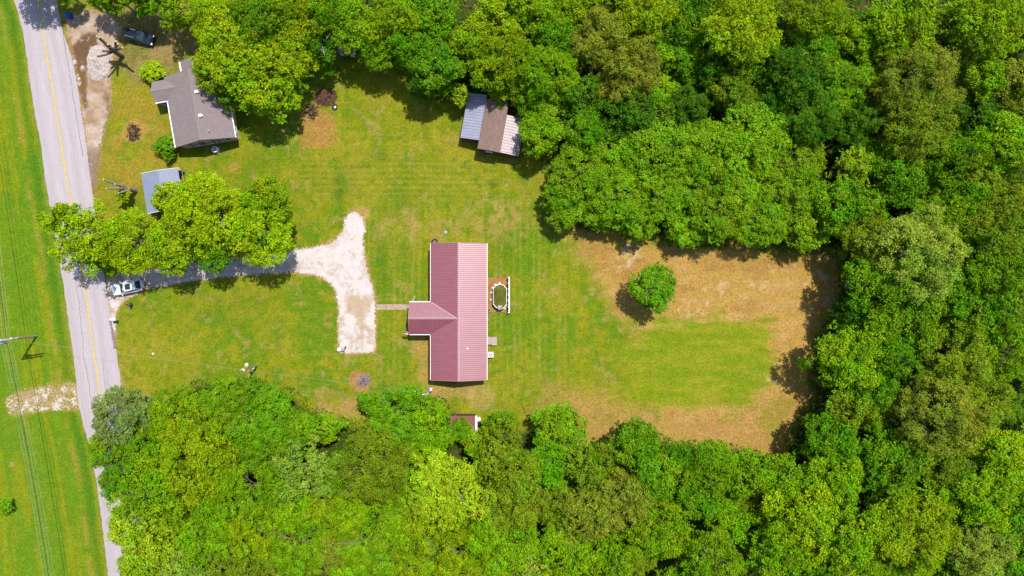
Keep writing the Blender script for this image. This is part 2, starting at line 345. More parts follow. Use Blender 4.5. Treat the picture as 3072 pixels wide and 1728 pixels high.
def grid_sheet(name, xs, ys, z, colfn, m, keep=None):
    X, Y = np.meshgrid(xs, ys); nx, ny = len(xs), len(ys)
    Z = z(X, Y) if callable(z) else np.full(X.shape, z)
    co = np.stack([X, Y, Z], -1).reshape(-1, 3)
    i = np.arange(nx * ny).reshape(ny, nx)
    q = np.stack([i[:-1, :-1], i[:-1, 1:], i[1:, 1:], i[1:, :-1]], -1).reshape(-1, 4)
    if keep is not None: q = q[keep.ravel()]
    used = np.unique(q); mp = np.zeros(nx * ny, int); mp[used] = np.arange(len(used)); q = mp[q]
    me = bpy.data.meshes.new(name); me.vertices.add(len(used)); me.vertices.foreach_set('co', co[used].astype(np.float32).ravel())
    me.loops.add(q.size); me.loops.foreach_set('vertex_index', q.ravel().astype(np.int32)); me.polygons.add(len(q))
    me.polygons.foreach_set('loop_start', (np.arange(len(q)) * 4).astype(np.int32))
    me.update(); me.validate()
    cx = co[used]
    colour_attr(me, colfn(cx[:, 0] * 20 + 1536, 864 - cx[:, 1] * 20))
    me.materials.append(m); o = link(bpy.data.objects.new(name, me)); return o

far = lambda a: np.concatenate([-np.geomspace(3000, a + 4, 14), np.arange(-a, a + .01, .25), np.geomspace(a + 4, 3000, 14)])
lawn = grid_sheet('lawn', far(82), far(48), 0.0, tone, attr_mat('grass_ground', .12, .27, .95, .8, .045))
tag(lawn, kind='structure')

# ------------------------------------------------------------------ road
def resample(pts, step):
    pts = [Vector(p) for p in pts]; out = [pts[0]]
    for a, b in zip(pts, pts[1:]):
        n = max(1, int((b - a).length / step))
        for i in range(n): out.append(a.lerp(b, (i + 1) / n))
    return out
def strip_mesh(name, rows, m, parent=None):        # rows: list of lists of points, uv = (across, along)
    me = bpy.data.meshes.new(name); vs = [p for r in rows for p in r]; k = len(rows[0])
    fs = [(i * k + j, i * k + j + 1, (i + 1) * k + j + 1, (i + 1) * k + j) for i in range(len(rows) - 1) for j in range(k - 1)]
    me.from_pydata(vs, [], fs); uv = me.uv_layers.new(name='UVMap')
    for p in me.polygons:
        for li in p.loop_indices:
            vi = me.loops[li].vertex_index; uv.data[li].uv = ((vi % k) / (k - 1), (vi // k) / 8.0)
    me.materials.append(m); me.update(); o = link(bpy.data.objects.new(name, me)); o.parent = parent; return o
def road_mat():
    m, n, l, b = node_mat('asphalt')
    uv = n.new('ShaderNodeUVMap'); sp = n.new('ShaderNodeSeparateXYZ'); l.new(uv.outputs[0], sp.inputs[0])
    cr = n.new('ShaderNodeValToRGB'); e = cr.color_ramp; e.interpolation = 'EASE'
    base = alb(224, 211, 214)
    stops = [(0, .8), (.03, .95), (.1, 1.0), (.2, .94), (.3, 1.03), (.42, .96), (.55, 1.04), (.68, .93), (.78, 1.02), (.9, .95), (.96, .86), (1, .7)]
    e.elements[0].position = 0; e.elements[1].position = 1
    for p_, v in stops[1:-1]: e.elements.new(p_)
    for el, (p_, v) in zip(sorted(e.elements, key=lambda q: q.position), stops): el.color = (base[0] * v, base[1] * v, base[2] * v, 1)
    l.new(sp.outputs[0], cr.inputs[0])
    mp = n.new('ShaderNodeMapping'); mp.inputs['Scale'].default_value = (40, 1.2, 1); l.new(uv.outputs[0], mp.inputs[0])
    nz = n.new('ShaderNodeTexNoise'); nz.inputs['Scale'].default_value = 1; nz.inputs['Detail'].default_value = 5; l.new(mp.outputs[0], nz.inputs[0])
    tc = n.new('ShaderNodeTexCoord'); n2 = n.new('ShaderNodeTexNoise'); n2.inputs['Scale'].default_value = 5; n2.inputs['Detail'].default_value = 6; l.new(tc.outputs['Object'], n2.inputs[0])
    ad = n.new('ShaderNodeMath'); ad.operation = 'ADD'; l.new(nz.outputs[0], ad.inputs[0]); l.new(n2.outputs[0], ad.inputs[1])
    mr = n.new('ShaderNodeMapRange'); mr.inputs[1].default_value = .6; mr.inputs[2].default_value = 1.4; mr.inputs[3].default_value = .86; mr.inputs[4].default_value = 1.12; l.new(ad.outputs[0], mr.inputs[0])
    sc_ = n.new('ShaderNodeVectorMath'); sc_.operation = 'SCALE'; l.new(cr.outputs[0], sc_.inputs[0]); l.new(mr.outputs[0], sc_.inputs['Scale']); l.new(sc_.outputs[0], b.inputs['Base Color'])
    b.inputs['Roughness'].default_value = .85; b.inputs['Specular IOR Level'].default_value = .2
    return m
ys_ = np.arange(-260, 2000, 12.0)
rl = np.interp(ys_, [p[1] for p in ROAD_L], [p[0] for p in ROAD_L]); rrx = np.interp(ys_, [p[1] for p in ROAD_R], [p[0] for p in ROAD_R])
ker = np.ones(9) / 9; sm = lambda a: np.convolve(np.pad(a, 4, mode='reflect', reflect_type='odd'), ker, 'valid')
rl = sm(rl); rrx = sm(rrx)
rows = []
for y, a, b in zip(ys_, rl, rrx):
    a += rnd.uniform(-1.2, 1.2); b += rnd.uniform(-1.6, 1.6)
    rows.append([P(a + (b - a) * t, y, 0) + Vector((0, 0, .03 + .05 * (1 - (2 * t - 1) ** 2) - (.045 if t in (0, 1) else 0))) for t in (0, .02, .25, .5, .6, .75, .98, 1)])
road = strip_mesh('road', rows, road_mat()); tag(road, kind='structure')
CLINE = [(80, -260), (115, 0), (129, 91), (153, 239), (175, 370), (195, 497), (205, 576), (217, 607), (248, 834), (262, 898), (274, 997), (285, 1076), (310, 1229), (333, 1340), (356, 1463), (388, 1728), (434, 2000)]
cl = sm(np.interp(ys_, [p[1] for p in CLINE], [p[0] for p in CLINE]))
for off in (-1.5, 1.6):
    rows = []
    for y, c in zip(ys_, cl):
        w = 1.4 + rnd.uniform(-.25, .25)
        rows.append([P(c + off - w, y) + Vector((0, 0, .092)), P(c + off + w, y) + Vector((0, 0, .092))])
    strip_mesh('centre_line', rows, M['yellow_paint'], road)
CR = [(224, 830), (235, 890), (240, 925), (243, 960), (249, 1020), (253, 1076), (262, 1110), (268, 1165), (274, 1200), (283, 1238), (300, 1320), (318, 1400), (328, 1470)]
def jag(pts, amp, w0, w1, z):
    rows = []
    for p in resample([(a, b, 0) for a, b in pts], 3.5):
        c = p.x + rnd.uniform(-amp, amp); w = rnd.uniform(w0, w1); rows.append([P(c - w, p.y) + Vector((0, 0, z)), P(c + w, p.y) + Vector((0, 0, z))])
    return rows
strip_mesh('crack', jag(CR, 1.6, .25, .75, .094), M['tar'], road)
strip_mesh('crack', jag([(186, 60), (192, 120), (205, 190), (222, 300), (238, 400), (250, 470)], 1.5, .3, .9, .082), M['tar'], road)
strip_mesh('crack', jag([(309, 1080), (314, 1140), (322, 1190), (330, 1240)], 1.2, .2, .5, .09), M['tar'], road)
strip_mesh('patch', jag([(331, 962), (337, 985), (340, 1010), (343, 1030), (345, 1046)], 1.5, 2.0, 5.0, .05), mat('tar_patch', alb(160, 148, 152), .9, .35, 5, .1), road)

# ------------------------------------------------------------------ gravel, dirt, paths (sheets laid on the lawn)
def sheet(name, poly, z, colfn, step=.16, rough=7, seed=5, fade=1.0, mm=None, sparse=0):
    a = np.array(poly, float); x0, x1 = a[:, 0].min() - 12, a[:, 0].max() + 12; y0, y1 = a[:, 1].min() - 12, a[:, 1].max() + 12
    xs = np.arange((x0 - 1536) / 20, (x1 - 1536) / 20, step); ys = np.arange((864 - y1) / 20, (864 - y0) / 20, step)
    X, Y = np.meshgrid((xs[:-1] + xs[1:]) / 2, (ys[:-1] + ys[1:]) / 2)
    d = sdist(X * 20 + 1536, 864 - Y * 20, poly) + rough * 2 * (fbm(X, Y, 1.2, seed) - .5) + rough * 1.3 * (np.random.RandomState(seed).rand(*X.shape) - .5)
    if sparse: d = np.where(fbm(X, Y, .9, seed + 9) * .6 + .4 * np.random.RandomState(seed + 3).rand(*X.shape) > sparse, d, -1)
    zz = (lambda A, B: z + .03 * (fbm(A, B, .7, seed) - .5)) if z > .02 else z
    o = grid_sheet(name, xs, ys, zz, colfn, mm or attr_mat(name, .07, .11, .95, .5), d > 0)
    return tag(o, kind='structure')
def pdist(PX, PY, path):
    d = np.full(PX.shape, 1e9)
    for (x0, y0), (x1, y1) in zip(path, path[1:]):
        dx, dy = x1 - x0, y1 - y0; t = np.clip(((PX - x0) * dx + (PY - y0) * dy) / (dx * dx + dy * dy), 0, 1)
        d = np.minimum(d, np.hypot(PX - x0 - t * dx, PY - y0 - t * dy))
    return d
def drive_col(PX, PY):
    x = (PX - 1536) / 20; y = (864 - PY) / 20; n2 = fbm(x, y, 1.6, 5); n3 = fbm(x, y, .5, 8, 3)
    col = np.zeros(PX.shape + (3,)) + np.array(alb(255, 243, 236))
    def lay(c, m):
        nonlocal col
        m = np.clip(m, 0, 1)[..., None]; col = col * (1 - m) + np.array(alb(*c)) * m
    lay((236, 216, 200), sstep(n2 * .6 + n3 * .4, .52, .68) * .8)
    pd = pdist(PX, PY, [(345, 880), (480, 828), (600, 806), (760, 792), (880, 786), (960, 790), (1020, 815), (1056, 870), (1070, 960), (1070, 1050)])
    lay((228, 200, 176), np.exp(-((pd - 16) / 5) ** 2) * sstep(n2, .3, .6) * .7); lay((206, 190, 140), np.exp(-(pd / 7) ** 2) * sstep(n3, .45, .62) * .55)
    turn = np.exp(-((PX - 1075) / 60) ** 2 - ((PY - 940) / 70) ** 2)
    lay((222, 192, 152), sstep(n2 + .5 * turn, .78, 1.0) * .8)
    lay((216, 186, 144), sstep(PX, 520, 360) * sstep(n2, .35, .6) * .8)
    dd = sdist(PX, PY, DRIVE); lay((222, 180, 128), sstep(dd, 9, -3) * sstep(n3, .35, .6) * .7)
    return col
sheet('gravel_driveway', DRIVE, .03, drive_col, .15, 5)
def pull_col(PX, PY):
    x = (PX - 1536) / 20; y = (864 - PY) / 20; n2 = fbm(x, y, 1.8, 15); n3 = fbm(x, y, .5, 18, 3)
    col = np.zeros(PX.shape + (3,)) + np.array(alb(218, 190, 164))
    def lay(c, m):
        nonlocal col
        m = np.clip(m, 0, 1)[..., None]; col = col * (1 - m) + np.array(alb(*c)) * m
    lay((190, 152, 112), sstep(n2 * .6 + n3 * .4, .48, .64) * .8)
    wet = sstep(sdist(PX, PY, [(218, 140), (240, 108), (268, 92), (292, 104), (298, 130), (276, 158), (262, 200), (258, 250), (266, 300), (256, 330), (240, 300), (228, 220)]) + 16 * (n2 - .5), -6, 8)
    lay((124, 92, 60), wet * .92); lay((156, 124, 72), wet * sstep(PY, 150, 230) * .5)
    lay((150, 112, 72), np.exp(-((PX - 322) / 10) ** 2) * sstep(PY, 250, 300) * sstep(n2, .3, .6) * .8)
    lay((150, 128, 112), sstep(PY, 425, 470) * .75)
    lay((236, 216, 200), sstep(n2 * .5 + n3 * .5, .42, .3) * .7)
    for (cx, cy, r) in ((225, 188, 7), (249, 206, 8), (236, 250, 9), (232, 225, 6)):
        lay((238, 220, 208), sstep(np.exp(-((PX - cx) ** 2 + (PY - cy) ** 2) / r ** 2) + .4 * (n3 - .5), .3, .6) * .85)
    return col
sheet('dirt_pullout', PULL, .02, pull_col, .16, 9, 31)
def flat_col(c, c2): 
    def f(PX, PY):
        n = fbm((PX - 1536) / 20, (864 - PY) / 20, .7, 77)[..., None]
        t = sstep(n, .4, .62); return np.array(alb(*c)) * (1 - t) + np.array(alb(*c2)) * t
    return f
sheet('gravel_side_track', SIDE, .02, flat_col((246, 232, 214), (206, 176, 130)), .15, 9, 47, sparse=.44)
sheet('dirt_pad', [(1461, 832), (1527, 832), (1528, 936), (1461, 935)], .02, flat_col((204, 152, 98), (190, 140, 88)), .1, 2, 51)
# brick walk: three rows of pavers with joints
pv = MB()
for r in range(3):
    for k in range(14):
        x0 = 1128 + k * 6.95 + (3.3 if r % 2 else 0); y0 = 913.2 + r * 5.4
        if x0 + 6.4 > 1222 and r != 1: continue
        j = lambda a: rnd.uniform(-a, a)
        a = P(x0 + j(.3), y0 + 4.8 + j(.3)); b = P(x0 + 6.35 + j(.3), y0 + j(.3)); pv.box(a.x, b.x, a.y, b.y, 0, .05 + j(.008))
tag(pv.build('walkway', mat('paver', alb(236, 200, 182), .9, .28, 3.5, .1)), kind='structure')
for (px, py, w, d, nm) in ((1222, 919, .45, .6, 'doormat'),):
    q = P(px, py); b = MB().box(q.x - w / 2, q.x + w / 2, q.y - d / 2, q.y + d / 2, .0, .03).build('doormat', mat('mat_grey', alb(176, 164, 172), .95, .2, 8))
    tag(b, 'grey doormat at the end of the brick walk', 'doormat')

# ------------------------------------------------------------------ building parts
def corrugated(mb, us, fa, fb, nrm, pitch=.29, hgt=.042):
    """ribbed sheet: for each u the line fa(u)->fb(u); ribs raised along nrm"""
    prof = [(0, 0), (.36, 0), (.46, 1), (.64, 1), (.74, 0)]
    u = us[0]; lst = []
    while u < us[1]:
        for a, h in prof:
            if u + a * pitch < us[1]: lst.append((u + a * pitch, h * hgt))
        u += pitch
    lst.append((us[1], 0)); vs = []; fs = []
    nrm = Vector(nrm)
    for uu, h in lst: vs += [Vector(fa(uu)) + nrm * h, Vector(fb(uu)) + nrm * h]
    fs = [(2 * i, 2 * i + 1, 2 * i + 3, 2 * i + 2) for i in range(len(lst) - 1)]
    mb.add(vs, fs)
def window(parent, c, nrm, w, h, shutters=None, frame='white'):
    nrm = Vector(nrm).normalized(); up = Vector((0, 0, 1)); ux = up.cross(nrm); c = Vector(c)
    g = MB().obox(c + nrm * .02, ux, nrm, up, w - .1, .03, h - .1).build('window', M['glass'], parent)
    f = MB()
    for s in (-1, 1):
        f.obox(c + nrm * .045 + ux * s * (w / 2 - .04), ux, nrm, up, .08, .07, h)
        f.obox(c + nrm * .045 + up * s * (h / 2 - .04), ux, nrm, up, w - .16, .07, .08)
    f.obox(c + nrm * .05, ux, nrm, up, w - .16, .06, .05)
    f.build('frame', M[frame], g)
    f2 = MB().obox(c + nrm * .06 - up * (h / 2 + .03), ux, nrm, up, w + .12, .14, .05).build('sill', M[frame], g)
    if shutters:
        for s in (-1, 1): MB().obox(c + nrm * .03 + ux * s * (w / 2 + .2), ux, nrm, up, .36, .04, h).build('shutter', M[shutters], g)
def door(parent, c, nrm, w=.95, h=2.05, m='white'):
    nrm = Vector(nrm).normalized(); up = Vector((0, 0, 1)); ux = up.cross(nrm); c = Vector(c)
    d = MB().obox(c + nrm * .03 + up * h / 2, ux, nrm, up, w, .06, h).build('door', M[m], parent)
    MB().obox(c + nrm * .09 + up * 1.0 + ux * (w / 2 - .1), ux, nrm, up, .06, .06, .12).build('handle', M['grey_metal'], d)

# ------------------------------------------------------------------ red-roofed house
XL, XR, YT, YB, EZ = -11.88, -3.675, 6.52, -13.43, 2.7
XM, RZ = (XL + XR) / 2 + .06, 4.03
WX, WY0, WY1, WYM, WZ = -14.96, -6.766, -2.044, -4.405, 3.98
rh = thing('house', 'long ranch house under a red ribbed metal roof with a short front wing', 'house')
w = MB().prism([(XL + .35, YB + .35), (XR - .35, YB + .35), (XR - .35, YT - .35), (XL + .35, YT - .35)], 0, EZ - .1)
for y in (YB + .35, YT - .5):
    w.add([(XL + .35, y, EZ - .1), (XR - .35, y, EZ - .1), (XM, y, RZ - .16), (XL + .35, y + .15, EZ - .1), (XR - .35, y + .15, EZ - .1), (XM, y + .15, RZ - .16)], [(0, 1, 2), (3, 5, 4), (0, 2, 5, 3), (1, 4, 5, 2)])
w.box(WX + 1.6, XL + .35, WY0 + .35, WY1 - .35, 0, EZ - .1)
w.build('wall', M['cream_siding'], rh)
s1 = (RZ - EZ) / (XM - XL); s2 = (RZ - EZ) / (XR - XM); sw = (WZ - EZ) / ((WY1 - WY0) / 2)
r = MB()
corrugated(r, (YB, YT), lambda u: (XL, u, EZ), lambda u: (XM, u, RZ), Vector((-s1, 0, 1)).normalized())
corrugated(r, (YB, YT), lambda u: (XM, u, RZ), lambda u: (XR, u, EZ), Vector((s2, 0, 1)).normalized())
val = lambda z: XL + (z - EZ) / s1 + .05                        # valley x at height z
def wing(side):
    ye = WY1 if side > 0 else WY0
    def fa(u): return (u, WYM, WZ)
    def fb(u):
        t = max(0.0, min(1.0, (u - XL) / (val(WZ) - XL)))
        return (u, ye + (WYM - ye) * t, EZ + (WZ - EZ) * t)
    corrugated(r, (WX, val(WZ) - .02), fa, fb, Vector((0, sw * side, 1)).normalized())
wing(1); wing(-1)
roof = r.build('roof', M['red_metal'], rh)
sol = roof.modifiers.new('thick', 'SOLIDIFY'); sol.thickness = .025; sol.offset = -1
rc = MB()
for (a, b, d, sl_a, sl_b) in (((XM, YB - .02, RZ), (XM, YT + .02, RZ), 'y', s1, s2), ((WX - .02, WYM, WZ), (val(WZ) - .1, WYM, WZ), 'x', sw, sw)):
    a = Vector(a); b = Vector(b); up = Vector((0, 0, .05)); wd = .17
    o1 = Vector((-wd, 0, -wd * sl_a)) if d == 'y' else Vector((0, wd, -wd * sl_a)); o2 = Vector((wd, 0, -wd * sl_b)) if d == 'y' else Vector((0, -wd, -wd * sl_b))
    rc.add([a + o1 + up, a + up * 1.2, a + o2 + up, b + o1 + up, b + up * 1.2, b + o2 + up], [(0, 1, 4, 3), (1, 2, 5, 4)])
rc.build('ridge_cap', mat('red_trim', alb(206, 140, 146), .5, .05, 1, .5, 0, 2.0), roof)
vf = MB().bar((XL + .1, WY1 - .02, EZ + .06), (val(WZ) - .1, WYM, WZ + .05), .13, .03).build('valley_flashing', mat('pale_trim', alb(236, 200, 208), .5, .05), roof)
for pa, pb, gw in (((XL - .04, YB), (XL - .04, WY0), .07), ((XL - .04, WY1), (XL - .04, YT), .07), ((XR + .05, YB), (XR + .05, YT), .08), ((WX, WY1 + .05), (XL, WY1 + .05), .12), ((WX, WY0 - .05), (XL, WY0 - .05), .1)):
    MB().bar((*pa, EZ - .05), (*pb, EZ - .05), gw, .12).build('gutter', M['white_bright'], roof)
rk = mat('rake', alb(226, 176, 182), .6, .05)
for y in (YB - .02, YT + .02):
    MB().bar((XL, y, EZ - .06), (XM, y, RZ - .06), .05, .16).bar((XM, y, RZ - .06), (XR, y, EZ - .06), .05, .16).build('rake_trim', rk, roof)
MB().bar((WX - .02, WY0, EZ - .06), (WX - .02, WYM, WZ - .06), .05, .16).bar((WX - .02, WYM, WZ - .06), (WX - .02, WY1, EZ - .06), .05, .16).build('rake_trim', rk, roof)
q = P(1402.5, 1045.5, 3.6); MB().lathe([(.08, -.15), (.08, .16), (.12, .17), (.12, .22), (.03, .25)], q, 14).build('roof_vent', M['white_bright'], roof)
for y in (5.6, 2.4, -9, -12): window(rh, (XR - .35, y, 1.5), (1, 0, 0), 1.2, 1.1)
for y in (4.6, 1.0, -9.2, -12): window(rh, (XL + .35, y, 1.5), (-1, 0, 0), 1.2, 1.2)
for x in (-10, -5.6): window(rh, (x, YB + .35, 1.5), (0, -1, 0), 1.1, 1.1); window(rh, (x, YT - .35, 1.5), (0, 1, 0), 1.1, 1.1)
door(rh, (WX + 1.6, WYM + 1.3, .1), (-1, 0, 0)); door(rh, (XR - .35, -7.95, .45), (1, 0, 0))
MB().box(WX + .3, WX + 1.59, WY0 + .3, WY1 - .3, 0, .12).build('porch_floor', M['concrete'], rh)
for y in (WY0 + .4, WYM, WY1 - .4): MB().box(WX + .3, WX + .42, y - .06, y + .06, .12, EZ - .05).build('post', M['white'], rh)
q = P(1237.5, 902, 2.0); MB().tube([(WX + .45, WY1 + .12, EZ - .1), (WX + .45, WY1 + .5, 1.2), (WX + .42, WY1 + .75, .06)], .06, 8).build('downspout', M['white_bright'], roof)
q = P(1221, 998, 2.2)
fl = thing('flag', 'small striped flag with a blue corner hanging from the front wing of the red-roofed house', 'flag', (WX - .02, WY0 + .28, 2.2), math.radians(168))
MB().tube([(0, 0, -.1), (.95, .05, .3)], .018, 8).build('pole', M['white'], fl)
cw = MB(); cb = MB(); cr_ = MB()
for i in range(7):
    for k in range(6):
        def pt(a, b): return Vector((.18 + a * .72, .04 + b * .42 + .05 * math.sin(a * 7), .03 + a * .28 - b * .22 + .04 * math.sin(b * 6 + a * 4)))
        a0, a1, b0, b1 = k / 6, (k + 1) / 6, i / 7, (i + 1) / 7
        t = cb if (k > 2 and i < 4) else (cr_ if i % 2 == 0 else cw)
        t.add([pt(a0, b0), pt(a1, b0), pt(a1, b1), pt(a0, b1)], [(0, 1, 2, 3)])
for mb_, mm, nm in ((cw, 'white_bright', 'white_stripes'), (cr_, 'red', 'red_stripes'), (cb, 'blue', 'blue_canton')):
    o = mb_.build(nm, M[mm], fl); sd = o.modifiers.new('t', 'SOLIDIFY'); sd.thickness = .006

# back step, AC unit, fire bowl, lid
a, b = P(1463, 1033), P(1491, 1010)
st = thing('back_steps', 'pale concrete back steps against the right eave of the red-roofed house', 'steps', (a.x, a.y, 0))
MB().box(0, .62, 0, b.y - a.y, 0, .45).build('landing', M['concrete'], st); MB().box(.63, b.x - a.x, .02, b.y - a.y - .02, 0, .26).build('tread', M['concrete'], st)
MB().bar((.62, -.03, .5), (1.36, -.03, .3), .06).bar((.65, -.03, .0), (.65, -.03, .5), .06).bar((1.34, -.03, 0), (1.34, -.03, .3), .06).build('rail', M['white'], st)
def ac_unit(px, py, label, w=.72, h=.75, rnd_=False):
    q = P(px, py, h); t = thing('air_conditioner', label, 'air conditioner', (q.x, q.y, 0), 0)
    if rnd_: MB().lathe([(w * .52, .05), (w * .55, .1), (w * .55, h - .05), (w * .5, h)], n=24).build('casing', M['white_bright'], t)
    else: MB().box(-w / 2, w / 2, -w / 2, w / 2, .05, h).build('casing', M['white_bright'], t)
    MB().lathe([(w * .34, h + .005), (w * .34, h + .02)], n=24).build('fan_opening', M['black'], t)
    g = MB().lathe([(w * .16, h + .022), (w * .16, h + .05)], n=16)
    for k in range(6): g.bar((w * .15 * math.cos(k * PI / 3), w * .15 * math.sin(k * PI / 3), h + .035), (w * .36 * math.cos(k * PI / 3), w * .36 * math.sin(k * PI / 3), h + .035), .015)
    g.build('fan_grille', M['white'], t)
    MB().box(-w / 2 - .1, w / 2 + .1, -w / 2 - .1, w / 2 + .1, 0, .05).build('pad', M['concrete'], t)
ac_unit(1472, 1065, 'white square air conditioner beside the right eave of the red-roofed house')
q = P(1304.5, 727)
t = thing('fire_bowl', 'small dark round fire bowl at the top corner of the red-roofed house', 'fire bowl', q)
MB().lathe([(.2, .0), (.45, .1), (.5, .35), (.46, .36), (.4, .16), (.05, .12)], n=20).build('bowl', mat('rust', lt(.06, .03, .03), .8, .3), t)
MB().lathe([(.3, .13), (.28, .19), (.05, .2)], n=14).build('ashes', mat('ash_pink', alb(170, 130, 130), .95, .3, 8), t)
q = P(1337, 697)
tag(MB().lathe([(.26, 0), (.26, .1), (.24, .13), (.06, .16)], q, 20).build('well_lid', M['lid'], smooth=False), 'round pale grey lid on the grass above the red-roofed house', 'lid')
q = P(1465, 931); t = thing('hose_reel', 'small dark hose reel against the red-roofed house near the pool', 'hose reel', q)
MB().tube([(.2 * math.cos(k * .5), .1 + .08 * math.sin(k * 2), .22 + .2 * math.sin(k * .5)) for k in range(26)], .025, 6).build('hose', M['black'], t); MB().box(-.05, .05, -.02, .2, 0, .3).bar((0, .1, .2), (.35, -.2, .03), .04).build('stand', M['cream_siding'], t)

# ------------------------------------------------------------------ pool and fence
OV = [(655, 350), (800, 392), (895, 510), (895, 1050), (800, 1165), (665, 1205), (520, 1140), (435, 1030), (435, 500), (525, 400)]
ov = [(1440 + a / 11.15, 820 + b / 11.15) for a, b in OV]; pc = P(1499.5, 889.5)
PH = .95
ovw = [P(a, b, PH) - pc for a, b in ov]
pl = thing('swimming_pool', 'small oval above-ground pool of green water beside the red-roofed house', 'pool', pc)
def ring(mb, pts, f0, f1, z0, z1):
    n = len(pts); sc2 = lambda p, f, z: Vector((p.x * 1, p.y, 0)) + Vector((p.x, p.y, 0)).normalized() * f + Vector((0, 0, z))
    vs = [sc2(p, f, z) for p in pts for f, z in ((f0, z0), (f1, z0), (f1, z1), (f0, z1))]
    fs = []
    for i in range(n):
        j = (i + 1) % n
        for k in range(4): fs.append((4 * i + k, 4 * j + k, 4 * j + (k + 1) % 4, 4 * i + (k + 1) % 4))
    return mb.add(vs, fs)
ring(MB(), ovw, -.09, -.05, 0, PH - .02).build('wall', M['white'], pl)
ring(MB(), ovw, -.1, -.01, PH - .02, PH + .03).build('rim', M['white_bright'], pl)
n_ = len(ovw); wm = MB(); wm.add([Vector((p.x, p.y, 0)) - Vector((p.x, p.y, 0)).normalized() * .115 + Vector((0, 0, PH - .2)) for p in ovw], [tuple(range(n_))]); wm.build('water', M['pool_water'], pl)
for (a, b) in ((510, 380), (420, 480), (378, 640), (360, 890), (932, 650), (940, 895), (915, 1055), (825, 1180), (655, 330)):
    q = P(1440 + a / 11.15, 820 + b / 11.15) - pc; d = Vector((q.x, q.y, 0)).normalized()
    MB().obox(q + Vector((0, 0, .06)), d, Vector((-d.y, d.x, 0)), (0, 0, 1), .16, .3, .1).bar(q + Vector((0, 0, .1)), q - d * .22 + Vector((0, 0, .8)), .06).build('brace', M['white_bright'], pl)
q = P(1500, 925, .9) - pc; ld = MB()
for s in (-.28, .28): ld.tube([(q.x + s, q.y - .35, 0), (q.x + s, q.y - .1, 1.2), (q.x + s, q.y + .1, 1.3), (q.x + s, q.y + .45, .75)], .035, 8)
for k in range(4): ld.box(q.x - .28, q.x + .28, q.y - .36 + k * .07, q.y - .24 + k * .07, .2 + k * .27, .24 + k * .27)
ld.box(q.x - .3, q.x + .3, q.y + .12, q.y + .42, .95, 1.0)
ld.build('ladder', M['grey_metal'], pl)
q = P(1494, 861, .8) - pc; MB().lathe([(.09, 0), (.1, .06), (.03, .1)], (q.x, q.y, PH - .22), 12).build('float', mat('float', alb(120, 170, 190), .5), pl)
fx = P(1528, 832).x; y0, y1 = P(0, 937).y, P(0, 832).y
pf = thing('picket_fence', 'low white picket fence along the right side of the pool', 'fence', (fx, 0, 0))
pk = MB(); k = 0; y = y0
while y < y1:
    pk.add([(-.02, y, .05), (.02, y, .05), (.02, y + .09, .05), (-.02, y + .09, .05), (-.02, y, 1.05), (.02, y, 1.05), (.02, y + .09, 1.05), (-.02, y + .09, 1.05), (-.02, y + .045, 1.13), (.02, y + .045, 1.13)], [(0, 1, 2, 3), (0, 4, 5, 1), (2, 6, 7, 3), (0, 3, 7, 8, 4), (1, 5, 9, 6, 2), (4, 8, 9, 5), (7, 6, 9, 8)]); y += .15
pk.build('pickets', M['white_bright'], pf)
MB().box(-.1, .06, y0, y1, 1.131, 1.17).build('cap_rail', M['white_bright'], pf)
MB().box(-.07, -.03, y0, y1, .25, .35).box(-.07, -.03, y0, y1, .8, .9).build('rail', M['white_bright'], pf)
for i in range(7):
    yy = y0 + (y1 - y0) * i / 6; MB().box(-.18, -.105, yy - .06, yy + .06, 0, 1.19).box(-.2, -.1, yy - .075, yy + .075, 1.19, 1.23).build('post', M['white_bright'], pf)

# ------------------------------------------------------------------ grey-roofed house
gh = thing('house', 'brown house with a grey shingle gable roof and a small side porch near the road', 'house', (-45.68, 26.4, 0), math.radians(9.7))
HW, HL, E2, R2 = 4.43, 5.2, 2.6, 4.3
AT = 7.1; AE, AR, AX0, AX1, AXM = 2.45, 3.2, -1.72, 2.12, .2
PX0, PV0, PV1, PVM, PE, PR = -6.27, 1.75, 4.85, 3.3, 2.5, 3.32
b = MB().box(-HW + .4, HW - .4, -HL + .3, HL - .3, 0, E2 - .05)
for y in (-HL + .3, HL - .42): b.add([(-HW + .4, y, E2 - .05), (HW - .4, y, E2 - .05), (0, y, R2 - .2), (-HW + .4, y + .12, E2 - .05), (HW - .4, y + .12, E2 - .05), (0, y + .12, R2 - .2)], [(0, 1, 2), (3, 5, 4), (0, 2, 5, 3), (1, 4, 5, 2)])
b.box(AX0 + .25, AX1 - .25, HL - .3, AT - .3, 0, AE - .05)
b.build('wall', M['brown_siding'], gh)
g = MB()
g.slab([(-HW, -HL, E2), (0, -HL, R2), (0, HL, R2), (-HW, HL, E2)], .12).slab([(0, -HL, R2), (HW, -HL, E2), (HW, HL, E2), (0, HL, R2)], .12)
g.slab([(AX0, HL + .01, AE), (AXM, HL + .01, AR), (AXM, AT, AR), (AX0, AT, AE)], .1).slab([(AXM, HL + .01, AR), (AX1, HL + .01, AE), (AX1, AT, AE), (AXM, AT, AR)], .1)
s3 = (R2 - E2) / HW; ux = lambda z: -HW + (z - E2) / s3 + .04
g.slab([(PX0, PVM, PR), (ux(PR), PVM, PR), (-HW, PV1, PE + .1), (PX0, PV1, PE + .1)], .1).slab([(PX0, PV0, PE + .1), (-HW, PV0, PE + .1), (ux(PR), PVM, PR), (PX0, PVM, PR)], .1)
groof = g.build('roof', M['shingle'], gh)
rc = MB()
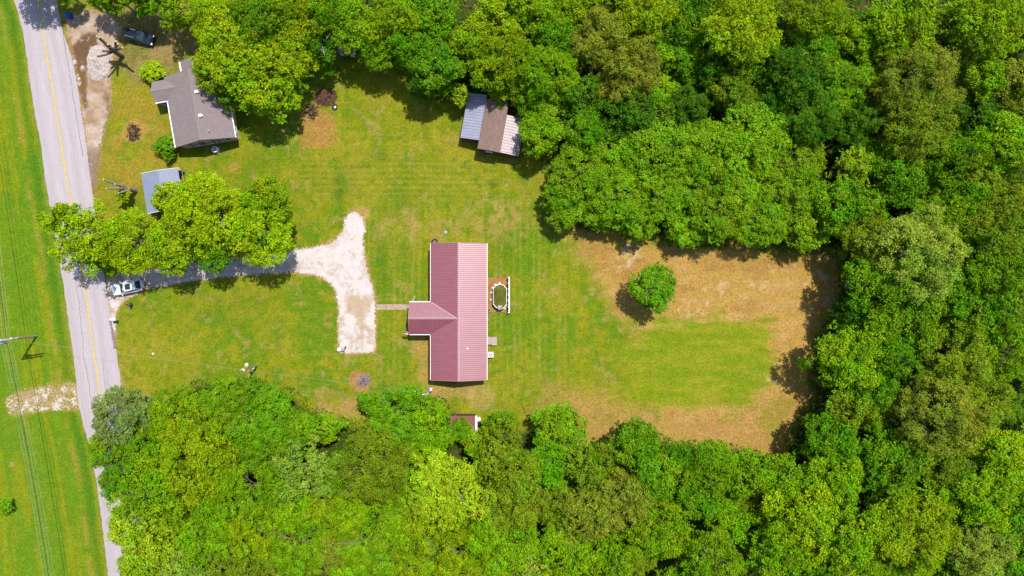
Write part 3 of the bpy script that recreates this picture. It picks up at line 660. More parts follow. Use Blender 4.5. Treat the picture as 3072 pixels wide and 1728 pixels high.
for (a, b_, ax, sl) in (((0, -HL, R2), (0, HL, R2), 'y', s3), ((AXM, HL + .02, AR), (AXM, AT, AR), 'y', .39), ((PX0, PVM, PR), (ux(PR), PVM, PR), 'x', .46)):
    a = Vector(a); b_ = Vector(b_)
    o1, o2 = (Vector((-.16, 0, -.16 * sl)), Vector((.16, 0, -.16 * sl))) if ax == 'y' else (Vector((0, .16, -.16 * sl)), Vector((0, -.16, -.16 * sl)))
    u_ = Vector((0, 0, .025)); rc.add([a + o1 + u_, a + u_, a + o2 + u_, b_ + o1 + u_, b_ + u_, b_ + o2 + u_], [(0, 1, 4, 3), (1, 2, 5, 4)])
rc.build('ridge_cap', M['ridge_shingle'], groof)
for pa, pb, gw in (((-HW - .07, -HL, E2 - .06), (-HW - .07, PV0 - .05, E2 - .06), .14), ((HW + .07, -HL, E2 - .06), (HW + .07, HL, E2 - .06), .14), ((AX0 - .12, HL + .3, AE - .05), (AX0 - .12, AT, AE - .05), .22), ((AX1 + .1, HL + .2, AE - .05), (AX1 + .1, AT, AE - .05), .2), ((PX0, PV0 - .06, PE + .03), (-HW - .15, PV0 - .06, PE + .03), .13)):
    MB().bar(pa, pb, gw, .13).build('gutter', M['white_bright'], groof)
for (px, py) in ((589.6, 275), (601, 346.5)):
    q = P(px, py, 4.2); d = Vector((q.x + 45.68, q.y - 26.4, 0)); a_ = -math.radians(9.7)
    q = Vector((d.x * math.cos(a_) - d.y * math.sin(a_), d.x * math.sin(a_) + d.y * math.cos(a_), R2 - abs(1.0) * s3))
    z = R2 - abs(q.x) * s3
    MB().box(q.x - .22, q.x + .22, q.y - .2, q.y + .2, z - .1, z + .28).box(q.x + .221, q.x + .34, q.y - .12, q.y + .1, z - .1, z + .14).build('roof_vent', M['white_bright'], groof)
q = (1.35, -4.1); z = R2 - q[0] * s3; MB().lathe([(.06, -.1), (.06, .4), (.09, .41), (.09, .44)], (q[0], q[1], z), 10).build('vent_pipe', M['grey_metal'], groof)
for x in (-1.85, .05, 2.2): window(gh, (x, -HL + .3, 1.45), (0, -1, 0), .95, 1.25 if x else .9, 'shutter')
for y in (-3.6, -.6, 2.6): window(gh, (HW - .4, y, 1.45), (1, 0, 0), 1.0, 1.2)
window(gh, (-HW + .4, -2.6, 1.5), (-1, 0, 0), 1.5, 1.2, 'shutter'); door(gh, (-HW + .4, 2.4, .3), (-1, 0, 0)); window(gh, (.2, AT - .3, 1.4), (0, 1, 0), .8, .9)
MB().box(PX0 + .2, -HW + .39, PV0 - .35, PV1 - .2, 0, .28).build('porch_floor', mat('porch_dark', lt(.07, .08, .07), .9), gh)
for (x, y) in ((PX0 + .35, PV0 + .1), (PX0 + .35, PV1 - .35), (-HW + .15, PV0 + .1)): MB().box(x - .07, x + .07, y - .07, y + .07, .28, PE - .02).build('post', M['white'], gh)
rl_ = MB().bar((PX0 + .35, PV0 + .1, 1.05), (-HW + .15, PV0 + .1, 1.05), .07).bar((PX0 + .35, PV0 + .1, 1.05), (PX0 + .35, PV1 - .35, 1.05), .07)
for k in range(1, 9): x = PX0 + .35 + k * .19; rl_.bar((x, PV0 + .1, .28), (x, PV0 + .1, 1.02), .04)
rl_.build('railing', M['white'], gh)
MB().box(-HW + .36, -HW + .39, PV0 - .5, PV0 + .3, 1.0, 2.3).build('porch_sign_board', M['blue'], gh) if False else None
ac_unit(643, 447.5, 'white rounded air conditioner under the three-window end of the grey-roofed house', .85, .75, True)

# ------------------------------------------------------------------ carport
cp = thing('carport', 'open carport with a blue-grey ribbed metal roof beside the road', 'carport', (-51.15, 14.23, 0), math.radians(9))
CW, CL_, CE, CRZ = 2.72, 2.95, 2.45, 2.95
r = MB(); sc3 = (CRZ - CE) / CW
def cpz(x): return CRZ - abs(x) * sc3
corrugated(r, (-CW, CW), lambda u: (u, -CL_, cpz(u)), lambda u: (u, CL_, cpz(u)), (0, 0, 1), .3, .05)
cr2 = r.build('roof', M['galv'], cp); sd = cr2.modifiers.new('t', 'SOLIDIFY'); sd.thickness = .02; sd.offset = -1
for y in (-CL_ - .02, CL_ + .02): MB().bar((-CW, y, CE), (0, y, CRZ), .05, .14).bar((0, y, CRZ), (CW, y, CE), .05, .14).build('edge_trim', M['white_bright'], cr2)
for x in (-CW + .15, CW - .15):
    for y in (-CL_ + .2, 0, CL_ - .2): MB().box(x - .04, x + .04, y - .04, y + .04, 0, cpz(x) - .03).build('post', M['grey_metal'], cp)
    MB().bar((x, -CL_ + .2, .9), (x, CL_ - .2, .9), .05).build('rail', M['grey_metal'], cp)
MB().box(-CW + .2, CW - .2, CL_ - .25, CL_ - .2, 0, 2.3).build('back_wall', M['galv'], cp)
lf = MB(); q0 = P(543, 506); q1 = P(548, 546)
tag(MB().tube([q0 + Vector((0, 0, .16)), (q0 + q1) / 2 + Vector((.03, 0, .18)), q1 + Vector((0, 0, .16))], [.17, .19, .15], 10).build('log', mat('log_tan', alb(190, 150, 118), .9, .25, 5)), 'tan fallen log lying along the right edge of the carport', 'log')
q = P(540.5, 507); tag(MB().tube([q + Vector((-.2, .15, .2)), q + Vector((.15, -.5, .22))], .17, 10).build('log', M['cut_wood']), 'short pale cut log at the top right corner of the carport', 'log')
q = P(555, 577); tag(MB().lathe([(.22, 0), (.27, .12), (.25, .32), (.05, .36)], q, 14, 1, 1.5).build('boulder', M['stone']), 'pale rounded stone right of the carport by the leaves', 'stone')

# ------------------------------------------------------------------ barn with two lean-tos
bn = thing('barn', 'barn with a brown board roof between two pale metal lean-to roofs at the wood edge', 'barn', (-3.4, 20.0, 0), math.radians(-10.3))
r = MB().slab([(-1.66, 0, 3.0), (.1, 0, 3.35), (.1, 7.4, 3.35), (-1.66, 7.4, 3.0)], .1).slab([(.1, 0, 3.35), (1.64, 0, 3.05), (1.64, 7.4, 3.05), (.1, 7.4, 3.35)], .1)
cro = r.build('centre_roof', M['old_board'], bn)
r = MB(); corrugated(r, (1.3, 8.0), lambda u: (-4.5, u, 2.2), lambda u: (-1.69, u, 2.8), Vector((-.2, 0, 1)).normalized(), .42, .05)
o = r.build('lean_to_roof', M['galv_blue'], bn); sd = o.modifiers.new('t', 'SOLIDIFY'); sd.thickness = .02; sd.offset = -1
tag(o, 'blue-white ribbed lean-to roof')
r = MB(); corrugated(r, (.1, 5.65), lambda u: (1.67, u, 2.8), lambda u: (4.42, u, 2.3), Vector((.18, 0, 1)).normalized(), .42, .05)
o = r.build('lean_to_roof', M['galv_white'], bn); sd = o.modifiers.new('t', 'SOLIDIFY'); sd.thickness = .02; sd.offset = -1
tag(o, 'pinkish white ribbed lean-to roof')
b = MB().box(-1.6, 1.58, .15, 7.3, 0, 2.9); b.add([(-1.6, .15, 2.9), (1.58, .15, 2.9), (.1, .15, 3.2), (-1.6, .3, 2.9), (1.58, .3, 2.9), (.1, .3, 3.2)], [(0, 1, 2), (3, 5, 4)])
b.box(-4.4, -1.62, 1.4, 7.9, 0, 2.1).box(1.6, 4.3, .2, 5.55, 0, 2.2); b.build('wall', M['barn_wall'], bn)
window(bn, (0, .15, 1.75), (0, -1, 0), .95, .8); door(bn, (-3.0, 1.4, 0), (0, -1, 0), 1.1, 1.9, 'barn_wall'); door(bn, (2.9, .2, 0), (0, -1, 0), 1.2, 1.9, 'barn_wall')
q = bn.matrix_world
t = thing('sawhorse', 'small grey stand in the shade under the barn window', 'stand', P(1467, 470), math.radians(-10))
MB().box(-.35, .35, -.08, .08, .62, .7).build('top', M['dead_wood'], t)
for x in (-.28, .28):
    for y in (-.2, .2): MB().bar((x, y * .2, .62), (x, y, 0), .06).build('leg', M['dead_wood'], t)

# ------------------------------------------------------------------ maroon shed, hidden white shed
a, b = P(1350, 1315, 2.3), P(1426, 1247, 2.3)
sh = thing('shed', 'low shed with a flat maroon roof and a white right edge under the lower trees', 'shed', (a.x, a.y, 0))
SW, SH_ = b.x - a.x, b.y - a.y
MB().slab([(0, 0, 2.15), (SW, 0, 2.15), (SW, SH_, 2.4), (0, SH_, 2.4)], .1).build('roof', M['maroon_roof'], sh)
MB().box(.15, SW - .15, .15, SH_ - .15, 0, 2.04).build('wall', M['barn_wall'], sh)
MB().bar((SW + .16, .1, 2.2), (SW + .14, SH_, 2.42), .28, .1).build('gutter', M['white_bright'], sh)
for k in (.5, .75, 1.0): MB().box(SW * .1 + k * .5, SW * .1 + k * .5 + .12, SH_ + .01, SH_ + .2, 2.3, 2.36).build('rafter_end', M['dark_metal'], sh)
door(sh, (SW - .15, 1.4, 0), (1, 0, 0), .9, 1.9, 'white')
q = P(1439.5, 1274)
tag(MB().add([], []).tube([(q.x + .33 * math.cos(k * PI / 12), q.y + .33 * math.sin(k * PI / 12), .12) for k in range(25)], .12, 10, False).build('tyre', M['rubber'], smooth=True), 'dark tyre lying beside the white edge of the maroon shed', 'tyre')
q = P(1437, 1255)
t = thing('lawn_chair', 'white plastic chair at the corner of the maroon shed', 'chair', q, math.radians(200))
MB().box(-.24, .24, -.24, .24, .4, .44).build('seat', M['white_bright'], t); MB().obox((0, .27, .68), (1, 0, 0), (0, .97, .2), (0, -.2, .97), .48, .04, .5).build('backrest', M['white_bright'], t)
for x in (-.21, .21):
    for y in (-.21, .21): MB().bar((x, y, .4), (x * 1.15, y * 1.15, 0), .045).build('leg', M['white_bright'], t)
a = P(1036, 141, 2.1)
wsd = thing('shed', 'little pale-roofed shed almost hidden under the trees above the lawn', 'shed', (a.x, a.y, 0), math.radians(-6))
MB().slab([(-1.1, -.9, 2.1), (1.1, -.9, 2.1), (1.1, 1.3, 2.3), (-1.1, 1.3, 2.3)], .06).build('roof', M['galv_white'], wsd)
MB().box(-1.0, 1.0, -.7, 1.2, 0, 2.03).build('wall', M['white'], wsd); door(wsd, (0, -.7, 0), (0, -1, 0), .85, 1.85, 'barn_wall')

# ------------------------------------------------------------------ cars
def car(label, px, py, ang, body, Lc=4.7, Wc=1.84, Hc=1.58, sunroof=False, parked=None):
    q = P(px, py, .8); t = thing('car', label, 'car', (q.x, q.y, 0), ang)      # nose along +x
    h = Lc / 2; w = Wc / 2
    #   x, half width, bottom z, side top z, deck half width, deck z
    st = [(-h, .55, .45, .68, .48, .74), (-h + .1, .8, .32, .85, .74, .95), (-h + .35, .96, .27, .92, .84, 1.03), (-h + .9, 1, .25, .93, .88, 1.04), (-.6, 1, .24, .92, .9, 1.02), (.35, 1, .24, .9, .9, 1.0), (.95, .99, .24, .88, .88, 1.0), (h - .75, .97, .25, .82, .86, .93), (h - .3, .88, .28, .74, .76, .83), (h - .1, .7, .36, .62, .58, .7), (h, .42, .42, .56, .34, .62)]
    vs = []; fs = []
    for x, hw, z0, z1, dw, dz in st:
        pr = [(hw * .9, z0), (hw, z0 + .16), (hw, z1 - .1), (hw * .97, z1), (dw, dz - .02), (0, dz + .03)]
        full = [(y * w, z) for y, z in pr] + [(-y * w, z) for y, z in reversed(pr[:-1])]
        vs += [(x, y, z) for y, z in full]
    k = 11
    for i in range(len(st) - 1):
        for j in range(k): fs.append((i * k + j, i * k + (j + 1) % k, (i + 1) * k + (j + 1) % k, (i + 1) * k + j))
    fs += [tuple(range(k)), tuple(reversed(range((len(st) - 1) * k, len(st) * k)))]
    mb = MB().add(vs, fs)
    # cabin: belt line -> roof
    cb = [(-h + .22, .80, 1.0), (.98, .84, .98)]; rf = [(-h + .95, .66, Hc - .04), (-h + 1.5, .7, Hc), (-.1, .71, Hc), (.12, .69, Hc - .05)]
    B = [Vector((-h + .22, -w * .8, .99)), Vector((-h + .22, w * .8, .99)), Vector((1.02, w * .84, .96)), Vector((1.02, -w * .84, .96))]
    T = [Vector((-h + .8, -w * .64, Hc - .05)), Vector((-h + .8, w * .64, Hc - .05)), Vector((.16, w * .68, Hc - .06)), Vector((.16, -w * .68, Hc - .06))]
    Mid = [Vector((-h + 1.5, -w * .7, Hc - .02)), Vector((-h + 1.5, w * .7, Hc - .02)), Vector((-.35, w * .71, Hc - .01)), Vector((-.35, -w * .71, Hc - .01))]
    top = [T[0], Mid[0], Mid[3], T[3], Vector((.16, 0, Hc)), T[2], Mid[2], Mid[1], T[1], Vector((-h + .8, 0, Hc))]
    cvs = B + top + [Vector((-h + 1.5, 0, Hc + .04)), Vector((-.35, 0, Hc + .05))]
    mb.add(cvs, [(0, 1, 12, 13, 4), (3, 7, 8, 9, 2), (0, 4, 5, 6, 7, 3), (1, 2, 9, 10, 11, 12), (4, 13, 14, 5), (13, 12, 11, 14), (5, 14, 15, 6), (14, 11, 10, 15), (6, 15, 8, 7), (15, 10, 9, 8)])
    bo = mb.build('body', body, t, smooth=False)
    bv = bo.modifiers.new('b', 'BEVEL'); bv.width = .03; bv.segments = 2; bv.limit_method = 'ANGLE'; bv.angle_limit = .5
    def pane(name, a, b_, c, d, ins=.1, out=.02, parent=t):
        ce = (a + b_ + c + d) / 4; n = (b_ - a).cross(d - a).normalized()
        pts = [p.lerp(ce, ins) for p in (a, b_, c, d)]
        m_ = MB().add([p + n * out for p in pts] + [p - n * .01 for p in pts], [(0, 1, 2, 3), (7, 6, 5, 4), (0, 4, 5, 1), (1, 5, 6, 2), (2, 6, 7, 3), (3, 7, 4, 0)])
        return m_.build(name, M['car_glass'], parent)
    pane('windshield', B[3], B[2], T[2], T[3], .1)
    pane('rear_window', B[1], B[0], T[0], T[1], .12)
    for s in (0, 1):
        A, B2, C2, D2 = (B[0], B[3], T[3], T[0]) if s == 0 else (B[2], B[1], T[1], T[2])
        m1, m2 = A.lerp(B2, .5), D2.lerp(C2, .5)
        pane('side_window', A, m1, m2, D2, .12); pane('side_window', m1, B2, C2, m2, .12)
    if sunroof:
        x0, x1 = -.85, -.08; z = Hc + .062
        MB().box(x0, x1, -.42, .42, z - .03, z).build('sunroof', M['car_glass'], t)
    for s in (-1, 1):
        MB().obox((h - .2, s * w * .68, .7), (.9, -s * .35, 0), (s * .35, .9, 0), (0, 0, 1), .3, .3, .14).build('headlight', M['lamp_clear'], t)
        MB().obox((-h + .07, s * w * .74, .82), (1, 0, 0), (0, 1, 0), (0, 0, 1), .14, .22, .26).build('taillight', M['lamp_red'], t)
        MB().obox((.78, s * (w + .1), 1.02), (1, 0, 0), (0, 1, 0), (0, 0, 1), .12, .2, .14).build('mirror', body, t)
        MB().bar((-h + .9, s * w * .62, Hc + .06), (-.1, s * w * .62, Hc + .06), .035).build('roof_rail', M['grey_metal'], t)
        for x in (-h + .85, h - .9):
            wh = MB().tube([(x, s * (w - .2), .34), (x, s * (w + .01), .34)], .34, 18).build('wheel', M['rubber'], t)
            MB().tube([(x, s * (w + .005), .34), (x, s * (w + .025), .34)], .21, 14).build('rim', M['rim'], wh)
    MB().obox((h - .02, 0, .38), (1, 0, 0), (0, 1, 0), (0, 0, 1), .1, w * 1.3, .12).build('bumper', M['black'], t)
    return t
car('black station wagon parked in the dappled shade by the pull-off', 414, 108, math.radians(-14.8), M['car_dark'], 4.75)
car('white wagon with a dark sunroof half under the tree at the driveway mouth', 382, 862, math.radians(180 + 11.5), M['car_white'], 4.7, sunroof=True)

# ------------------------------------------------------------------ person
def skinned(name, verts, edges, radii, m, parent, root=0, sub=2):
    me = bpy.data.meshes.new(name); me.from_pydata(verts, edges, []); o = link(bpy.data.objects.new(name, me))
    sk = o.modifiers.new('skin', 'SKIN'); sk.use_smooth_shade = True
    for i, r_ in enumerate(radii):
        v = me.skin_vertices[0].data[i]; v.radius = r_ if isinstance(r_, tuple) else (r_, r_); v.use_root = (i == root)
    ss = o.modifiers.new('sub', 'SUBSURF'); ss.levels = sub; ss.render_levels = sub
    dg = bpy.context.evaluated_depsgraph_get(); me2 = bpy.data.meshes.new_from_object(o.evaluated_get(dg))
    o.modifiers.clear(); o.data = me2; bpy.data.meshes.remove(me); me2.name = name; me2.materials.clear(); me2.materials.append(m)
    for p in me2.polygons: p.use_smooth = True
    o.parent = parent; return o
q = P(399, 913)
pn = thing('person', 'person in a blue shirt and dark trousers standing on the grass near the white car', 'person', q, math.radians(200))
V = []; Eg = []; Rr = []
def vtx(p, r_, prev=None):
    V.append(p); Rr.append(r_)
    if prev is not None: Eg.append((prev, len(V) - 1))
    return len(V) - 1
pel = vtx((0, 0, .95), (.15, .11)); wa = vtx((.01, 0, 1.1), (.13, .095), pel); ch = vtx((.01, 0, 1.32), (.16, .11), wa)
nb = vtx((.0, 0, 1.48), .06, ch); nk = vtx((.02, 0, 1.54), .055, nb); hd = vtx((.04, 0, 1.64), (.082, .1), nk); tp = vtx((.035, 0, 1.73), (.07, .085), hd)
hands = []
for s in (-1, 1):
    sh_ = vtx((0, s * .19, 1.42), .06, ch); el = vtx((.04 if s < 0 else -.02, s * .27, 1.14), .042, sh_)
    wr = vtx((.26, s * .2, 1.05) if s < 0 else (.1, s * .3, .9), .028, el)
    d = Vector((.9, .1, -.1)) if s < 0 else Vector((.35, .05, -.9)); d.normalize()
    pm = vtx(tuple(Vector(V[wr]) + d * .07), (.036, .02), wr); side = d.cross(Vector((0, 1, .2))).normalized()
    for k, (off, ln) in enumerate(((-.03, .07), (-.01, .085), (.01, .08), (.028, .062))):
        b1 = vtx(tuple(Vector(V[pm]) + side * off + d * .035), .009, pm); b2 = vtx(tuple(Vector(V[b1]) + d * ln * .55 + Vector((0, -s * .01, -.008))), .0085, b1); vtx(tuple(Vector(V[b2]) + d * ln * .45 + Vector((0, -s * .018, -.02))), .0075, b2)
    t1 = vtx(tuple(Vector(V[wr]) + d * .045 - side * .042), .01, pm); vtx(tuple(Vector(V[t1]) + d * .05 - side * .012), .009, t1)
    hip = vtx((0, s * .09, .88), .09, pel); kn = vtx((.04 if s > 0 else .0, s * .11, .48), .058, hip); an = vtx((.0 if s > 0 else -.05, s * .12, .08), .04, kn); vtx((.13 if s > 0 else .08, s * .13, .035), (.04, .03), an)
skinned('body', V, Eg, Rr, M['skin'], pn)
sv = [(0, 0, .93), (.01, 0, 1.1), (.01, 0, 1.33), (0, 0, 1.455), (0, -.2, 1.42), (.03, -.255, 1.2), (0, .2, 1.42), (-.01, .255, 1.2)]
skinned('shirt', sv, [(0, 1), (1, 2), (2, 3), (2, 4), (4, 5), (2, 6), (6, 7)], [(.17, .13), (.15, .115), (.18, .13), .075, .078, .065, .078, .065], M['shirt'], pn)
tv = [(0, 0, .94), (0, -.09, .86), (0, -.11, .48), (-.05, -.12, .11), (0, .09, .86), (.04, .11, .48), (0, .12, .11)]
skinned('trousers', tv, [(0, 1), (1, 2), (2, 3), (0, 4), (4, 5), (5, 6)], [(.165, .125), .108, .075, .062, .108, .075, .062], M['trousers'], pn)
skinned('hair', [(-.01, 0, 1.66), (.02, 0, 1.73), (-.05, 0, 1.68)], [(0, 1), (0, 2)], [(.095, .1), (.082, .1), .085], M['hair'], pn)
for s in (-1, 1):
    skinned('shoe', [(-.08 + (.02 if s > 0 else -.03), s * .12, .05), (.12 + (.02 if s > 0 else -.03), s * .13, .04)], [(0, 1)], [.05, (.05, .04)], M['shoe'], pn)
    MB().lathe([(.004, -.012), (.012, 0), (.004, .012)], (.117, s * .033, 1.655), 8).build('eye', M['black'], pn)
    MB().lathe([(.006, -.03), (.018, 0), (.006, .03)], (.03, s * .085, 1.64), 8).build('ear', M['skin'], pn)
MB().add([(.115, -.016, 1.62), (.115, .016, 1.62), (.15, 0, 1.615), (.118, 0, 1.665)], [(0, 1, 2), (0, 2, 3), (1, 3, 2), (0, 3, 1)]).build('nose', M['skin'], pn)
MB().box(.108, .118, -.022, .022, 1.588, 1.596).build('mouth', M['maroon'], pn)

# ------------------------------------------------------------------ mailbox, bin, small things
q = P(356, 958); t = thing('mailbox', 'white mailbox on a post at the right road edge below the white car', 'mailbox', q, math.radians(178))
MB().box(-.05, .05, -.05, .05, 0, 1.05).build('post', M['white'], t)
mv = MB(); mv.tube([(-.25, 0, 1.2), (.55, 0, 1.2)], .16, 14); mv.box(-.25, .55, -.16, .16, 1.05, 1.2); mv.build('box', M['white_bright'], t)
MB().box(.4, .44, .165, .185, 1.15, 1.42).build('flag', M['red'], t)
q = P(215, 52); t = thing('wheelie_bin', 'blue rubbish bin in the tree shade at the top of the road edge', 'bin', q, math.radians(12))
MB().add([(-.24, -.27, .06), (.24, -.27, .06), (.24, .27, .06), (-.24, .27, .06), (-.3, -.36, 1.0), (.3, -.36, 1.0), (.3, .36, 1.0), (-.3, .36, 1.0)], [(3, 2, 1, 0), (4, 5, 6, 7), (0, 1, 5, 4), (1, 2, 6, 5), (2, 3, 7, 6), (3, 0, 4, 7)]).build('tub', M['blue'], t)
MB().slab([(-.32, -.4, 1.06), (.32, -.4, 1.06), (.32, .38, 1.1), (-.32, .38, 1.1)], .05).build('lid', mat('blue_lid', lt(.015, .07, .36), .45), t)
for s in (-1, 1): MB().tube([(s * .2, .33, .1), (s * .27, .33, .1)], .1, 12).build('wheel', M['rubber'], t)
q = P(521, 52); t = thing('gas_can', 'small red fuel can in the shaded grass right of the black car', 'can', q, .6)
MB().box(-.22, .22, -.15, .15, 0, .32).build('tank', M['red'], t); MB().tube([(.16, 0, .32), (.3, 0, .46)], .03, 8).build('spout', M['white'], t)
for (px, py, lab, w) in ((1019, 1048, 'white bucket at the bottom left corner of the gravel turnaround', 'white_bright'), (1030, 1047, 'pale green-white bucket right of the white bucket on the gravel', 'lid')):
    q = P(px, py); t = thing('bucket', lab, 'bucket', q); MB().lathe([(.2, 0), (.25, .42), (.27, .43), (.27, .46), (.22, .47)], n=16).build('pail', M[w], t)
    MB().tube([(.26 * math.cos(a), .26 * math.sin(a) * .5 - .08, .44 + .02 * math.sin(a)) for a in np.linspace(PI, 2 * PI, 9)], .012, 6).build('handle', M['grey_metal'], t)
q = P(1035, 1047); b = MB()
for k in range(3): b.obox((q.x - .05 + .03 * k, q.y - .1 + .1 * k, .06 + .1 * k), (math.cos(1.1), math.sin(1.1), 0), (-math.sin(1.1), math.cos(1.1), 0), (0, 0, 1), .75, .16, .1)
tag(b.build('brick_stack', M['maroon']), 'small stack of maroon bricks beside the two buckets on the gravel', 'bricks')
q = P(460, 1061); tag(MB().lathe([(.14, 0), (.14, .14), (.1, .17)], q, 12).build('pipe_cap', M['white_bright']), 'lone white pipe cap in the middle of the front lawn', 'pipe cap')
q = P(496, 1076) if False else P(482, 1135); 
q = P(758, 36, 3.0)
for (px, py, a, l, lab) in ((1323.5, 1173, 18, 1.1, 'pale weathered board on the grass below the red-roofed house'), (1570.6, 1225.5, -67, 1.7, 'thin dark board lying on the grass above the lower wood')):
    q = P(px, py); a = math.radians(a)
    tag(MB().obox(q + Vector((0, 0, .05)), (math.cos(a), math.sin(a), 0), (-math.sin(a), math.cos(a), 0), (0, 0, 1), l, .16, .06).build('board', M['old_board'] if a > 0 else M['stick']), lab, 'board')
q = P(1795, 885); tag(MB().tube([q + Vector((-.1, -.4, .05)), q + Vector((0, 0, .1)), q + Vector((.5, .25, .06))], [.05, .07, .04], 8).tube([q + Vector((0, 0, .09)), q + Vector((-.15, .5, .06))], [.05, .02], 6).build('fallen_branch', M['dead_wood']), 'pale forked branch on the lawn left of the lone tree', 'branch')
# rubble mound of pale broken stone
def mound(name, cx, cy, rx, ry, h, m, colr, label, cat, n=44, seed=1, tilt=0):
    q = P(cx, cy); xs = np.linspace(-rx * 1.15, rx * 1.15, n); X, Y = np.meshgrid(xs, xs * ry / rx)
    d = np.sqrt((X / rx) ** 2 + (Y / ry) ** 2) + .35 * (fbm(X, Y, .9, seed) - .5)
    Z = h * np.clip(1 - d, 0, 1) ** .7 * (.5 + fbm(X, Y, .5, seed + 4)) + .12 * h * np.random.RandomState(seed).rand(n, n)
    Z = np.where(d > 1, -.05, Z)
    i = np.arange(n * n).reshape(n, n); qd = np.stack([i[:-1, :-1], i[:-1, 1:], i[1:, 1:], i[1:, :-1]], -1).reshape(-1, 4)
    me = bpy.data.meshes.new(name); me.from_pydata(np.stack([X, Y, Z], -1).reshape(-1, 3).tolist(), [], qd.tolist()); me.materials.append(m)
    o = link(bpy.data.objects.new(name, me)); o.location = q; o.rotation_euler[2] = tilt; return tag(o, label, cat)
rub = mound('rubble_pile', 296, 190, 1.75, 2.75, .7, mat('rubble', alb(240, 224, 214), .95, .3, 9, .1), None, 'low mound of pale broken stone at the edge of the pull-off', 'rubble', 60, 3)
sm_ = MB()
for k in range(260):
    a = rnd.uniform(0, 2 * PI); r_ = math.sqrt(rnd.random()) * .98; x, y = 1.7 * r_ * math.cos(a), 2.7 * r_ * math.sin(a); s = rnd.uniform(.05, .12); z = .55 * (1 - r_) ** .7
    d = Vector((rnd.uniform(-1, 1), rnd.uniform(-1, 1), rnd.uniform(-.3, .3))).normalized(); e_ = d.cross(Vector((0, 0, 1))).normalized()
    sm_.obox((x, y, z + s * .3), d, e_, d.cross(e_), s * 1.4, s, s * .8)
st_ = sm_.build('loose_stones', M['stone'], rub); st_['kind'] = 'stuff'
sm_ = MB()
for k in range(30):
    a = rnd.uniform(0, 2 * PI); r_ = math.sqrt(rnd.random()); s = rnd.uniform(.1, .2)
    sm_.obox((1.2 * r_ * math.cos(a), 2.3 * r_ * math.sin(a), .55 * (1 - r_) ** .7 + .06), (math.cos(a * 5), math.sin(a * 5), .1), (-math.sin(a * 5), math.cos(a * 5), 0), (0, 0, 1), s * 2.2, s * .7, s * .5)
ch_ = sm_.build('wood_chunks', mat('chunk', alb(196, 150, 132), .9, .3, 5), rub); ch_['kind'] = 'stuff'
# stick heaps
def heap(name, cx, cy, rx, ry, h, n, m, label, cat, rmax=.045, lmax=1.4, seed=1):
    R = random.Random(seed); q = P(cx, cy); b = MB()
    for k in range(n):
        a = R.uniform(0, 2 * PI); r_ = math.sqrt(R.random()); x, y = rx * r_ * math.cos(a), ry * r_ * math.sin(a); z = h * (1 - r_) * R.uniform(.3, 1) + .05
        d = R.uniform(0, 2 * PI); l = R.uniform(.4, lmax); dv = Vector((math.cos(d), math.sin(d), R.uniform(-.25, .25)))
        p0 = Vector((x, y, z)) - dv * l / 2; p1 = Vector((x, y, z)) + dv * l / 2; p0.z = max(p0.z, .02); p1.z = max(p1.z, .02)
        b.tube([p0, (p0 + p1) / 2 + Vector((R.uniform(-.1, .1), R.uniform(-.1, .1), .03)), p1], [R.uniform(.015, rmax), rmax * .8, .01], 5)
    o = b.build(name, m); o.location = q; return tag(o, label, cat)
bp_ = heap('brush_pile', 976, 293, 1.5, 1.25, .9, 190, M['stick'], 'heap of brown cut brush in the shade edge beside a tyre', 'brush pile', .05, 1.6, 2)
b2 = heap('twigs', 0, 0, 1.4, 1.1, .95, 90, M['stick_red'], None, None, .04, 1.2, 5); b2.location = (0, 0, 0); b2.parent = bp_
heap('branch_pile', 938, 335, .8, 1.1, .4, 60, M['char'], 'small dark brush heap on the reddish dirt patch', 'brush pile', .04, 1.1, 8)
q = P(1005, 322)
t = thing('tyre', 'car tyre with a pale hub standing at the right of the brush pile', 'tyre', q)
MB().tube([(.3 * math.cos(k * PI / 12), .36 * math.sin(k * PI / 12), .15 + .08 * math.sin(k * PI / 12)) for k in range(25)], .13, 10, False).build('tread', M['rubber'], t, True)
MB().lathe([(.24, .1), (.24, .16), (.1, .2)], n=16).build('hub', M['rim'], t)
bu = heap('burn_pile', 401, 398, 1.0, 1.3, .45, 110, M['char'], 'charred brush heap on bare ground in the dry front yard', 'burn pile', .035, .9, 4)
fp = heap('ash_heap', 1092, 1142, 1.0, .75, .3, 70, M['paper_ash'], 'grey ash and burnt scraps heap on bare earth below the gravel', 'ash heap', .06, .6, 6); fp.rotation_euler[2] = .7
f2 = heap('charred_sticks', 0, 0, .9, .7, .3, 45, M['char'], None, None, .05, .6, 9); f2.location = (0, 0, 0); f2.parent = fp
f3 = mound('ash', 0, 0, 1.0, .75, .25, M['paper_ash'], None, None, None, 24, 12); f3.location = (0, 0, 0); f3.parent = fp
for (px, py, s, lab) in ((225, 188, .35, 'pale rock at the road edge left of the rubble mound'), (249, 204, .3, 'small pale rock between the road and the rubble mound'), (238, 238, .28, 'pale rock lowest along the road edge by the pull-off')):
    q = P(px, py); tag(MB().lathe([(s * .8, -.02), (s, .1), (s * .8, .22), (s * .3, .28)], q, 9, 1, 1.3).build('rock', M['stone']), lab, 'rock', 'rocks along the pull-off')

